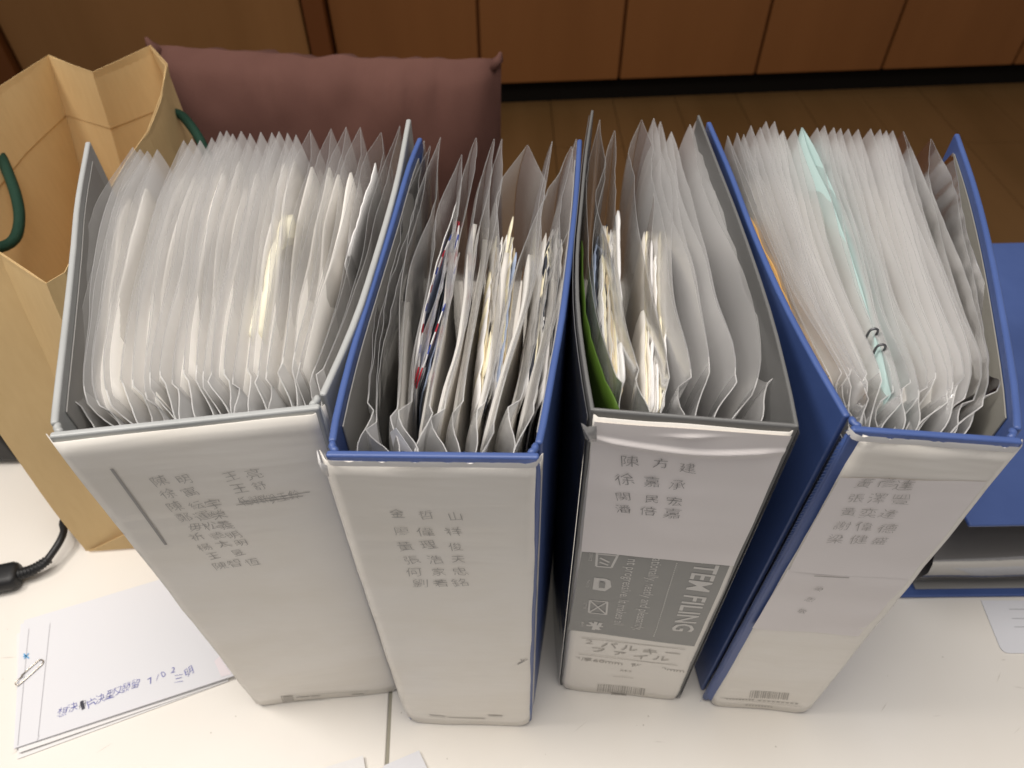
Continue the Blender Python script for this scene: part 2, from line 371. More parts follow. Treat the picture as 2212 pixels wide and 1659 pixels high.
# ------------------------------------------------------------------ kraft bag
def bag():
    z1 = .27
    b0 = Vector((-.3695, .3146, 0)); q_ = at(0, 945, .135); nl = b0+(q_-b0)*(z1/.135)
    rim = [nl]+[at(*p, z1) for p in ((0, 545), (100, 612), (140, 588), (200, 470), (272, 350), (318, 285), (348, 205), (362, 138), (325, 97), (262, 127), (200, 155), (150, 137), (105, 118), (0, 185), (-130, 290))]
    # keep the right rim clear of the grey binder's cover
    BAGC = Vector((-.302, .668, 0))
    bn = [Vector((-.3695, .3146, 0)), Vector((-.338, .3165, 0)), Vector((-.307, .3185, 0)), Vector((-.282, .3205, 0)), Vector((-.291, .42, 0)), Vector((-.295, .49, 0)),
          Vector((-.297, .53, 0)), Vector((-.299, .575, 0)), Vector((-.300, .625, 0)), BAGC, Vector((-.372, .65, 0)), Vector((-.413, .643, 0)), Vector((-.436, .639, 0)), Vector((-.46, .635, 0)),
          Vector((-.425, .51, 0)), Vector((-.393, .40, 0))]
    def dens(Q, k=4):
        o_ = []
        for i in range(len(Q)):
            for j in range(k): o_.append(Q[i].lerp(Q[(i+1) % len(Q)], j/k))
        return o_
    corner_i = {0, 2, 3, 8, 9, 11, 13}
    bn = dens(bn); rim = dens(rim)
    root = empty('paper_bag', bn[0], 'open kraft paper carrier bag with dark green cord handles at left', 'bag')
    def ring(t, inset=0, zz=None):
        out = []; c = Vector((0, 0, 0))
        for a, b in zip(bn, rim): c += a.lerp(b, t)
        c /= len(bn)
        for i, (a, b) in enumerate(zip(bn, rim)):
            p = a.lerp(b, t)
            if 0 < i < 12 and t < .5: p = p + Vector((0, .010, 0))*math.sin(min(1, t/.5)*math.pi)*math.sin(i/12*math.pi)
            p = p + Vector((noise.noise(p*9), noise.noise(p*9+Vector((5, 5, 5))), 0))*.0025*(0 < t < 1)
            if inset: d = (c-p); d.z = 0; p = p + d.normalized()*inset
            out.append(p)
        return out
    lv = [0, .02, .04, .07, .10, .13, .17, .22, .28, .34, .41, .48, .55, .62, .68, .74, .79, .84, .88, .92, .96, 1.0]
    n = len(bn); V, F = [], []
    for t in lv: V += ring(t)
    for j in range(len(lv)-1):
        for i in range(n): F.append((j*n+i, j*n+(i+1) % n, (j+1)*n+(i+1) % n, (j+1)*n+i))
    F.append(tuple(range(n-1, -1, -1)))
    o = link('bag_body', V, F, M['kraft'], root, True); o.data.set_sharp_from_angle(angle=math.radians(7)); s = o.modifiers.new('s', 'SOLIDIFY'); s.thickness = .0004; s.offset = -1; e_ = o.modifiers.new('e', 'EDGE_SPLIT'); e_.split_angle = math.radians(20)
    V, F = [], []
    for t in (.80, .87, .94, .997): V += ring(t, .0011 if t < .99 else .0006)
    for j in range(3):
        for i in range(n): F.append((j*n+i, j*n+(i+1) % n, (j+1)*n+(i+1) % n, (j+1)*n+i))
    o = link('folded_hem', V, F, M['kraft'], root, True); o.data.set_sharp_from_angle(angle=math.radians(7)); s = o.modifiers.new('s', 'SOLIDIFY'); s.thickness = .0005; s.offset = 0; e_ = o.modifiers.new('e', 'EDGE_SPLIT'); e_.split_angle = math.radians(20)
    # base flap triangles on the near end
    a, b = bn[0]+Vector((.004, -.0012, .002)), bn[12]+Vector((-.002, -.0012, .002))
    top = ring(.17)[12]+Vector((0, -.0035, 0)); mid = (a*.8+b*.2)+Vector((0, .0015, .012))
    V = [a, b, top, a.lerp(top, .5)+Vector((0, .001, -.01)), a+Vector((0, -.0008, .006))]
    o = link('base_flap', [a, b, top], [(0, 1, 2)], M['kraft'], root); s = o.modifiers.new('s', 'SOLIDIFY'); s.thickness = .0006; s.offset = 1
    # cord handles
    zc = .238
    P = [at(367, 241, zc)+Vector((-.004, 0, 0)), at(372, 242, zc)+Vector((.004, -.004, .001)), at(395, 252, zc), at(418, 280, zc-.003), at(436, 310, zc-.008), at(450, 345, zc-.02), at(452, 380, zc-.035)]
    V, F = tube(resample(P, 40), .0042, 10); link('cord_handle', V, F, M['rope'], root, True)
    P = [at(-32, 225, .235), at(-14, 300, .232), at(12, 360, .225), at(34, 420, .215), at(42, 470, .205), at(34, 512, .198), at(8, 532, .198), at(-40, 538, .203), at(-90, 520, .21), at(-130, 430, .225)]
    V, F = tube(resample(P, 60), .0044, 10); link('cord_handle', V, F, M['rope'], root, True)
bag()

# ------------------------------------------------------------------ the four standing binders
HT = {1: .3109, 2: .3090, 3: .3157, 4: .3095}
SP = {1: ((103, 945), (690, 882), (556, 1523), (866, 1488)), 2: ((702, 985), (1165, 990), (886, 1558), (1146, 1563)),
      3: ((1276, 886), (1727, 922), (1211, 1483), (1464, 1510)), 4: ((1842, 930), (2212, 957), (1520, 1517), (1742, 1538))}
CL = {1: ([(103, 941), (113, 847), (130, 709), (149, 543), (160, 432), (183, 306)], [(690, 882), (764, 714), (806, 592), (861, 397), (888, 256)]),
      2: ([(701, 974), (727, 855), (759, 735), (800, 605), (842, 474), (878, 355), (902, 296)], [(1167, 990), (1186, 891), (1204, 787), (1222, 683), (1238, 552), (1251, 422), (1258, 300)]),
      3: ([(1275, 882), (1256, 763), (1244, 649), (1244, 535), (1252, 444), (1263, 330), (1277, 237)], [(1728, 920), (1703, 808), (1674, 694), (1638, 581), (1592, 453), (1549, 344), (1512, 248)]),
      4: ([(1836, 919), (1746, 763), (1678, 631), (1619, 494), (1571, 367), (1526, 262)], [(2212, 957), (2205, 851), (2181, 704), (2147, 533), (2113, 402), (2074, 288)])}
SPN = {}
def wave(k, u, v): return noise.noise(Vector((u*2.2, v*7+k*9, k*3.7)))*.0011 + noise.noise(Vector((u*1.2, v*17, k)))*.0005
LBL = {1: ('wide light grey ring binder stuffed with sleeves, standing next to the paper bag', 'grey'), 2: ('blue ring binder with plain white spine, standing second from the paper bag', 'blue'),
       3: ('dark grey plastic file with a grey printed panel low on its spine', 'dark_pp'), 4: ('blue ring binder holding a mint folder, standing nearest the lying binder', 'blue')}
TH = {1: .0034, 2: .0034, 3: .0018, 4: .0034}
BIND = {}
def binder(k):
    h = HT[k]; tl, tr = at(*SP[k][0], h), at(*SP[k][1], h); bl, br = at(*SP[k][2], 0), at(*SP[k][3], 0)
    if k == 3: bl = Vector((.0335, .196, 0))
    Uv = (tr-tl).normalized(); Vv = ((tl-bl).normalized()+(tr-br).normalized()).normalized(); Nn = Uv.cross(Vv).normalized()   # toward the camera
    if Nn.y > 0: Nn = -Nn
    SPN[k] = (tl, tr, bl, br, Uv, Vv, Nn)
    root = empty('ring_binder', Vector(((bl.x+br.x)/2, (bl.y+br.y)/2, 0)), LBL[k][0], 'binder', 'files standing in a row on the table'); BIND[k] = root
    mt = M[LBL[k][1]]; th = TH[k]
    # spine board with rounded lower corners
    wid = (tr-tl).length
    # covers
    for side, tr_, corner_t, corner_b in ((1, CL[k][0], tl, bl), (-1, CL[k][1], tr, br)):
        P = resample([at(*p, h) for p in tr_], 16); P[0] = corner_t.copy()
        N_ = normals2d(P, side); dsh = corner_b-corner_t; dsh.z = 0
        B = [Vector((p.x, p.y, .001)) + dsh*(1-i/15) for i, p in enumerate(P)]
        if k != 3: P = [p+(P[1]-P[0]).normalized()*.008*(i == 0) for i, p in enumerate(P)]; B[0] = B[0]+(B[1]-B[0]).normalized()*.008
        Vc, Fc = sheet_slab(P, B, N_, th)
        cov = link('cover', Vc, Fc, mt, root); bevel(cov, th*.38, 3)
        if k != 3:
            T2 = [p+N_[i]*(th+.0003)-Vector((0, 0, .0055)) for i, p in enumerate(P)][1:-1]; B2 = [p+N_[i]*(th+.0003)+Vector((0, 0, .005)) for i, p in enumerate(B)][1:-1]
            Vc, Fc = sheet_slab(T2, B2, N_[1:-1], .0006); link('lining', Vc, Fc, M['liner_olive' if k == 4 else 'liner_grey'], cov)
        else:   # clear outer pocket film along the flexible cover
            T2 = [p-N_[i]*.0009-Vector((0, 0, .004)) for i, p in enumerate(P)]; B2 = [p-N_[i]*.0009 for i, p in enumerate(B)]
            Vc, Fc = sheet_slab(T2, B2, [-q for q in N_], .0003); link('cover_film', Vc, Fc, M['clear'], cov)
        if k != 3:   # welded hinge roll at the corner
            Q = []; R = []
            for i in range(24):
                t = i/23; p = corner_t.lerp(corner_b, t); p.z = h - .0022 - (h-.006)*t
                inw = Vector((N_[0].x, N_[0].y, 0)); Q.append(p + (P[1]-P[0]).normalized()*.0022 + inw*.0016); R.append(.0022+random.uniform(-.0002, .0002))
            R[0] = .0012; R[1] = .0022
            Vc, Fc = tube(Q, R, 10); link('hinge', Vc, Fc, mt, root, True)
            Q2 = [corner_t + Uv*side*.0045 - Nn*.0032 - Vector((0, 0, .001)), corner_t + Uv*side*.002 - Nn*.005 - Vector((0, 0, .0012)), corner_t - Nn*.0085 + Uv*side*.0015 - Vector((0, 0, .001))]
            Vc, Fc = tube(catmull(Q2, 7), [.0010, .0016, .0018, .0014, .0018, .0016, .0010], 8); link('hinge_weld', Vc, Fc, mt, root, True)
    r = .010 if k in (1, 3) else .012
    def face(off, th_, inset, name, m, par, wrap=0.0, vtop=0.0, u0=0, u1=1, nu=26, nv=30, rr=r, wav=0):
        Vs, Fs = [], []
        for i in range(nu+1):
            u = u0+(u1-u0)*i/nu; T_ = tl.lerp(tr, u); B_ = bl.lerp(br, u); Hh = (T_-B_).length
            d = max(0, min(u, 1-u))*((br-bl).length); lo = 0
            if d < rr: lo = rr-math.sqrt(max(0, rr*rr-(rr-d)**2))
            lo += inset
            back = 0
            dd = max(0, min(u-u0, u1-u))*wid
            if wrap and dd < wrap: back = wrap-math.sqrt(max(0, wrap*wrap-(wrap-dd)**2))
            for j in range(nv+1):
                v = lo/Hh + (1-(vtop+wav*noise.noise(Vector((u*3.1, k, 1))))/Hh - lo/Hh)*j/nv
                w = wave(k, u, v) if wrap else 0
                Vs.append(B_.lerp(T_, v) + Nn*(off+w-back))
        for i in range(nu):
            for j in range(nv):
                a = i*(nv+1)+j; Fs.append((a, a+nv+1, a+nv+2, a+1))
        o = link(name, Vs, Fs, m, par, bool(wrap))
        sm = o.modifiers.new('s', 'SOLIDIFY'); sm.thickness = th_; sm.offset = -1 if True else 0
        if name == 'spine': o.modifiers.new('b', 'BEVEL').width = .0011; o.modifiers['b'].segments = 3
        return o
    sp = face(0, .0034 if k != 3 else .0022, .0005, 'spine', mt, root)
    for e in [sp]:
        e.data.flip_normals() if (e.data.polygons[0].normal.dot(Nn) < 0) else None
    lab = face(.0016, .0004, .0012, 'spine_label', M['label'] if k != 3 else M['print_base'], root, wrap=.006 if k != 3 else .003, vtop=.0025, wav=.0012,
               u0={1: -.03, 2: -.045, 3: 0, 4: .035}[k], u1={1: 1.015, 2: 1.02, 3: 1, 4: 1.035}[k])
    lab.data.flip_normals() if (lab.data.polygons[0].normal.dot(Nn) < 0) else None
    BIND[(k, 'label')] = lab
    if k in (2, 4):   # clear spine pocket film with a ragged top lip
        V_, F_ = [], []
        for i in range(41):
            u = -.012+1.024*i/40; T_ = tl.lerp(tr, u); n1 = noise.noise(Vector((i*.5, k, 0)))
            for j, (dz, dn) in enumerate(((-.0005+n1*.0012, .0021+abs(n1)*.001), (-.0022, .0023), (-.0045, .0019))): V_.append(T_+Vector((0, 0, dz))+Nn*(dn-.0045*max(0, (abs(u-.5)-.48)/.032)))
        for i in range(40):
            for j in range(2): a = i*3+j; F_.append((a, a+3, a+4, a+1))
        link('pocket_lip', V_, F_, M['paper'], root, True)
    # arch mechanism inside
    mid = tl.lerp(tr, .5); base = Vector((mid.x, mid.y, 0)) - Nn*.006
    for zc in (.115, .195):
        Pp = []
        for i in range(17):
            a = math.pi*i/16; Pp.append(base + Uv*(math.cos(a)*wid*.30) - Nn*(math.sin(a)*.035+.002) + Vector((0, 0, zc)))
        V_, F_ = tube(Pp, .0016, 8); link('ring', V_, F_, M['wire'], root, True)
for k in (1, 2, 3, 4): binder(k)

# ------------------------------------------------------------------ writing on the spines
HAND = {1: [(195, 290, '陳'), (330, 280, '明'), (240, 362, '徐'), (360, 350, '寓'), (280, 430, '陳'), (400, 420, '紜'), (495, 412, '宇'), (330, 490, '鄭'), (435, 478, '運'), (520, 470, '榮'),
            (390, 545, '毋'), (475, 535, '松'), (555, 530, '義'), (400, 600, '祈'), (510, 590, '艷'), (605, 588, '明'), (440, 660, '楊'), (545, 640, '太'), (645, 632, '明'), (490, 710, '王'), (625, 690, '昱'),
            (530, 765, '陳'), (605, 750, '智'), (705, 740, '恆'), (590, 258, '王'), (715, 245, '亮'), (635, 325, '王'), (745, 310, '舒'), (660, 396, '任'), (712, 390, '與'), (765, 383, '群'), (820, 380, '與'), (875, 372, '王'), (935, 362, '鈴')],
        2: [(445, 312, '金'), (595, 318, '哲'), (745, 325, '山'), (465, 405, '廖'), (590, 410, '偉'), (738, 408, '祥'), (485, 485, '黃'), (605, 478, '理'), (745, 490, '俊'), (520, 555, '張'), (640, 555, '浩'), (762, 555, '天'),
            (530, 615, '何'), (660, 617, '家'), (770, 615, '忠'), (565, 672, '劉'), (670, 675, '若'), (770, 672, '銘')],
        3: [(470, 285, '陳'), (628, 295, '方'), (765, 315, '建'), (445, 380, '徐'), (583, 392, '嘉'), (715, 405, '承'), (437, 468, '関'), (583, 478, '民'), (700, 485, '宏'), (437, 532, '潘'), (563, 540, '倍'), (688, 548, '嘉')],
        4: [(912, 262, '黃'), (1020, 260, '彥'), (1100, 272, '達'), (873, 337, '張'), (972, 340, '澤'), (1082, 342, '豐'), (835, 402, '黃'), (930, 408, '奕'), (1025, 412, '達'), (803, 470, '謝'), (910, 475, '偉'), (1020, 485, '德'),
            (772, 530, '梁'), (882, 535, '健'), (985, 545, '盛')]}
CROP = {1: (500, 1700, 1.3825), 2: (1250, 1800, 1.304), 3: (2150, 1600, 1.276), 4: (2700, 1700, 1.209)}
def crop(k, x, y): a, b, s = CROP[k]; return ((a+x/s)*.54, (b+y/s)*.54)
LAT = ['STEM FILING', 'ationally, neatly and pleasantly,', 'nt progressive. It makes all', '2', 'バ', 'ル', 'キ', 'ー', 'フ', 'ァ', 'イ', 'A4-S', '綴厚60mm  背巾80mm', 'OFFICE', 'PHOTO', 'LETTER', 'MANY', 'A4S  80mm', 'TURN SY', '*80092*', '梁', '思', '敏']
PAP = [c for c in '想決冊片決型又發留7/02正明三']
glyphs(sorted({c for k in HAND for _, _, c in HAND[k]} | set(PAP) | {'梁', '思', '敏'}), -.015)
glyphs(['STEM FILING'], .014); glyphs(LAT, .004)
def onlabel(k, p, off):
    tl, tr, bl, br, U, Vv, N = SPN[k]; v = (p-bl).dot(Vv)/(tl-bl).dot(Vv); a = bl.lerp(tl, v); b = br.lerp(tr, v); u = (p-a).dot(U)/(b-a).dot(U)
    return a.lerp(b, u) + N*(.0016+off+wave(k, u, v))
def sp_at(k, px, py, off): tl, tr, bl, br, U, Vv, N = SPN[k]; return onlabel(k, onplane(px, py, tl, N), off)
def quad(V, F, pts):
    n = len(V); V += pts; F.append(tuple(range(n, n+len(pts))))
def pl_line(V, F, a, b, N, w):
    d = (b-a).normalized(); s = d.cross(N)*w/2; quad(V, F, [a-s, b-s, b+s, a+s])
OFF = .0003
for k in HAND:
    V, F = [], []; tl, tr, bl, br, U, Vv, N = SPN[k]; lab = BIND[(k, 'label')]; sz = {1: .0078, 2: .0084, 3: .0088, 4: .0084}[k]
    for x, y, c in HAND[k]:
        s = sz*random.uniform(.88, 1.1); a = 1.0
        if k == 1 and x > 650 and 355 < y < 400: a = .62
        put(V, F, c, sp_at(k, *crop(k, x, y), OFF), U, Vv, s, random.uniform(-.08, .12)+(.07 if k == 1 else 0), 1.0, 1, a)
    if k == 1:
        for (a, b) in (((618, 415), (985, 370)), ((640, 402), (1022, 348))):
            pl_line(V, F, sp_at(1, *crop(1, *a), OFF+.0001), sp_at(1, *crop(1, *b), OFF+.0001), N, .0005)
    V = [onlabel(k, q, OFF+(.0012 if k == 3 else .0006 if k == 4 else 0)) for q in V]; link('handwriting', V, F, M['pencil_dark' if k == 3 else 'pencil'], lab)
# grey binder: printed rule on the left and the small box at the foot
tl, tr, bl, br, U, Vv, N = SPN[1]; lab = BIND[(1, 'label')]
V, F = [], []; pl_line(V, F, sp_at(1, 243, 1005, OFF), sp_at(1, 360, 1170, OFF), N, .0014); link('printed_rule', V, F, M['pencil_faint'], lab)
V, F = [], []
for a, b, w in (((607, 1502), (796, 1483), .0005), ((612, 1516), (800, 1496), .0005), ((607, 1502), (612, 1516), .0006)): pl_line(V, F, sp_at(1, *a, OFF), sp_at(1, *b, OFF), N, w)
quad(V, F, [sp_at(1, *p, OFF+.0001) for p in ((611, 1503), (632, 1501), (635, 1512), (614, 1514))])
for x0, x1 in ((640, 668), (672, 692), (760, 786)): pl_line(V, F, sp_at(1, x0, 1508-(x0-612)*.105, OFF), sp_at(1, x1, 1508-(x1-612)*.105, OFF), N, .0013)
link('small_print', V, F, M['print_faint'], lab)
tl, tr, bl, br, U, Vv, N = SPN[2]; lab = BIND[(2, 'label')]
V, F = [], []
for a, b, w in (((928, 1540), (962, 1542), .0035), ((970, 1543), (1048, 1546), .0016), ((1055, 1540), (1085, 1541), .003)): pl_line(V, F, sp_at(2, *a, OFF), sp_at(2, *b, OFF), N, w)
link('small_print', V, F, mat('ghost_print', (.60, .57, .53), .6), lab)
V, F = [], []
for pts in (((1135, 1420), (1138, 1426), (1128, 1430)), ((1128, 1432), (1150, 1420)), ((1140, 1424), (1143, 1421))):
    for a, b in zip(pts, pts[1:]): pl_line(V, F, sp_at(2, a[0]-10, a[1], OFF), sp_at(2, b[0]-10, b[1], OFF), N, .0006)
link('pencil_mark', V, F, M['pencil'], lab)
# dark grey file: printed insert
tl, tr, bl, br, U, Vv, N = SPN[3]; lab = BIND[(3, 'label')]
def P3(x, y, off=0.0): return sp_at(3, *crop(3, x, y), OFF+off)
V, F = [], []
for j in range(25):
    for i in range(25):
        a_, b_ = i/24, j/24; V.append(P3((232*(1-a_)+985*a_)*(1-b_)+(158*(1-a_)+800*a_)*b_, (740*(1-a_)+820*a_)*(1-b_)+(1160*(1-a_)+1245*a_)*b_))
F = [(j*25+i, j*25+i+1, j*25+i+26, j*25+i+25) for j in range(24) for i in range(24)]
link('grey_panel', V, F, M['print_grey'], lab)
V, F = [], []; R90 = -math.pi/2
put(V, F, 'STEM FILING', P3(803, 990, .0003), U, Vv, .0180, R90+.0, 0, 1, .90)
put(V, F, 'ationally, neatly and pleasantly,', P3(552, 990, .0003), U, Vv, .0086, R90, 0, 1, .84)
put(V, F, 'nt progressive. It makes all', P3(440, 975, .0003), U, Vv, .0086, R90, 0, 1, .88)
def l3(a, b, w): pl_line(V, F, P3(*a, .0003), P3(*b, .0003), N, w)
for i in range(40):
    t0, t1 = i/40, (i+.6)/40; l3((712+(592-712)*t0, 815+(1195-815)*t0), (712+(592-712)*t1, 815+(1195-815)*t1), .0007)
for pts in (((305, 765), (300, 832), (378, 838), (412, 775)), ((320, 790), (368, 812)), ((318, 810), (362, 826)), ((302, 770), (408, 780))):   # document icon
    for a, b in zip(pts, pts[1:]): l3(a, b, .0013)
quad(V, F, [P3(*p, .0003) for p in ((290, 890), (282, 950), (345, 960), (378, 938), (372, 905), (350, 895))])      # camera icon
for a, b in (((268, 1008), (262, 1070)), ((262, 1070), (352, 1080)), ((352, 1080), (358, 1015)), ((358, 1015), (268, 1008)), ((268, 1008), (352, 1080)), ((262, 1070), (358, 1015))): l3(a, b, .0011)   # envelope icon
for a, b in (((250, 1135), (335, 1142)), ((268, 1118), (318, 1160)), ((300, 1116), (285, 1160)), ((325, 1122), (300, 1158))): l3(a, b, .0022)   # leaf icon
for s, x, y in (('OFFICE', 272, 785), ('PHOTO', 258, 920), ('LETTER', 243, 1035), ('MANY', 230, 1130)): put(V, F, s, P3(x, y, .0003), U, Vv, .0026, R90)
V = [onlabel(3, q, OFF+.00015) for q in V]; link('white_lettering', V, F, M['print_white'], lab)
V, F = [], []; quad(V, F, [P3(*p, .0006) for p in ((318, 908), (314, 938), (344, 941), (347, 911))]); link('icon_lens', V, F, M['print_grey'], lab)
V, F = [], []
for s, x, y in (('2', 265, 1222), ('バ', 368, 1238), ('ル', 470, 1252), ('キ', 575, 1268), ('ー', 690, 1278), ('フ', 310, 1262), ('ァ', 420, 1280), ('イ', 525, 1295), ('ル', 632, 1305)): put(V, F, s, P3(x, y), U, Vv, .0088, -.02, 0, 1, 1.35)
put(V, F, '綴厚60mm  背巾80mm', P3(455, 1336), U, Vv, .0066, -.03, 0, 1, 1.25); put(V, F, 'A4-S', P3(450, 1368), U, Vv, .0042)
for a, b in (((225, 1200), (755, 1258)), ((210, 1280), (715, 1342)), ((385, 1392), (490, 1400))): l3(a, b, .0006)
xs = 310
while xs < 545:
    w = random.choice((3, 5, 8)); quad(V, F, [P3(xs, 1432+(xs-310)*.11), P3(xs-6, 1468+(xs-310)*.11), P3(xs+w-6, 1468+(xs-310+w)*.11), P3(xs+w, 1432+(xs-310+w)*.11)]); xs += w+random.choice((4, 6, 9))
quad(V, F, [P3(378, 1480), P3(372, 1500), P3(450, 1510), P3(455, 1490)])
link('small_print', V, F, M['print_faint'], lab)
# paper slip over the insert, with a crease
def slip(k, c, name, m, off, par, nx=14, ny=16, crease=None):
    V, F = [], []
    for j in range(ny+1):
        for i in range(nx+1):
            u, v = i/nx, j/ny; x = (c[0][0]*(1-u)+c[1][0]*u)*(1-v)+(c[3][0]*(1-u)+c[2][0]*u)*v; y = (c[0][1]*(1-u)+c[1][1]*u)*(1-v)+(c[3][1]*(1-u)+c[2][1]*u)*v
            o = off + noise.noise(Vector((u*3, v*4, k)))*.00025
            if crease: o += crease(u, v)
            V.append(sp_at(k, x, y, o))
    for j in range(ny):
        for i in range(nx): a = j*(nx+1)+i; F.append((a, a+nx+1, a+nx+2, a+1))
    o = link(name, V, F, m, par, True); return o
def cr3(u, v):
    d = v-(.115+.05*math.sin(u*math.pi)+.0*u); e = v-(.055-.10*(u-.5))
    return .0017*(math.exp(-(d/.012)**2) if d < 0 else math.exp(-(d/.03)**2))*max(0, min(1, (1-abs(u-.5)*1.9)*3+.2)) + .0012*math.exp(-(e/.012)**2)*math.exp(-((u-.5)/.12)**2)
slip(3, ((1284, 900), (1709, 932), (1584, 1214), (1256, 1183)), 'name_slip', M['label2'], OFF+.0007, lab, 50, 110, cr3)
sl3 = [o for o in lab.children if o.name.startswith('name_slip')][0]
# blue binder at right: slips and foot print
lab4 = BIND[(4, 'label')]; tl, tr, bl, br, U, Vv, N = SPN[4]
slip(4, ((1812, 1022), (2128, 1036), (1962, 1245), (1702, 1225)), 'name_slip', M['label2'], OFF+.0001, lab4)
slip(4, ((1701, 1222), (1962, 1244), (1852, 1370), (1624, 1350)), 'name_slip', M['label2'], OFF-.0001, lab4)
V, F = [], []
for s, x, y in (('梁', 690, 775), ('思', 650, 832), ('敏', 612, 885)): put(V, F, s, sp_at(4, *crop(4, x, y), OFF), U, Vv, .0055, -.35, 1)
a, b = crop(4, 668, 708), crop(4, 835, 718); pl_line(V, F, sp_at(4, *a, OFF), sp_at(4, *b, OFF), N, .0006)
V = [onlabel(4, q, OFF+.0004) for q in V]; link('handwriting', V, F, M['pencil_faint'], lab4)
V, F = [], []; xs = 365
while xs < 555:
    w = random.choice((3, 4, 7)); quad(V, F, [sp_at(4, *crop(4, q, r), OFF) for q, r in ((xs, 1272+(xs-365)*.07), (xs-8, 1304+(xs-365)*.07), (xs+w-8, 1304+(xs-365)*.07), (xs+w, 1272+(xs-365)*.07))]); xs += w+random.choice((3, 5, 7))
for a, b, w in (((245, 1305), (385, 1315), .002), ((400, 1318), (600, 1338), .002), ((215, 1300), (610, 1352), .0004), ((340, 1340), (475, 1356), .0022)): 
    n = 9
    for i in range(n):
        if w < .001: 
            if i == 0: pl_line(V, F, sp_at(4, *crop(4, *a), OFF), sp_at(4, *crop(4, *b), OFF), N, w)
        else:
            t0, t1 = i/n, (i+.62)/n; pl_line(V, F, sp_at(4, *crop(4, a[0]+(b[0]-a[0])*t0, a[1]+(b[1]-a[1])*t0), OFF), sp_at(4, *crop(4, a[0]+(b[0]-a[0])*t1, a[1]+(b[1]-a[1])*t1), OFF), N, w*random.uniform(.6, 1))
link('small_print', V, F, M['print_faint'], lab4)
# perforated weld and clear strip on the left edge of that spine
V, F = [], []
for i in range(120):
    t = i/120; p = tl.lerp(bl, t)-U*.0035+N*.0006; pl_line(V, F, p, p+Vector((0.0016, 0, .0006)), N, .0005)
link('weld_stitch', V, F, mat('weld_line', (.10, .145, .31), .4), BIND[4])
# loose tape at two spine corners
def tape(k, pts, par, m):
    V = [sp_at(k, *p, o) for p, o in pts]; n = len(V)//2; F = [(i, i+1, n+i+1, n+i) for i in range(n-1)]
    o = link('tape', V, F, m, par, True); s = o.modifiers.new('s', 'SOLIDIFY'); s.thickness = .0002
tape(3, [((1257, 899), .002), ((1270, 896), .005), ((1290, 897), .004), ((1265, 936), .001), ((1275, 932), .004), ((1290, 930), .004)], BIND[3], M['tape'])
tape(2, [((690, 956), .003), ((700, 975), .005), ((712, 985), .004), ((693, 985), .003), ((704, 1004), .004), ((716, 1012), .0034)], BIND[2], M['paper'])

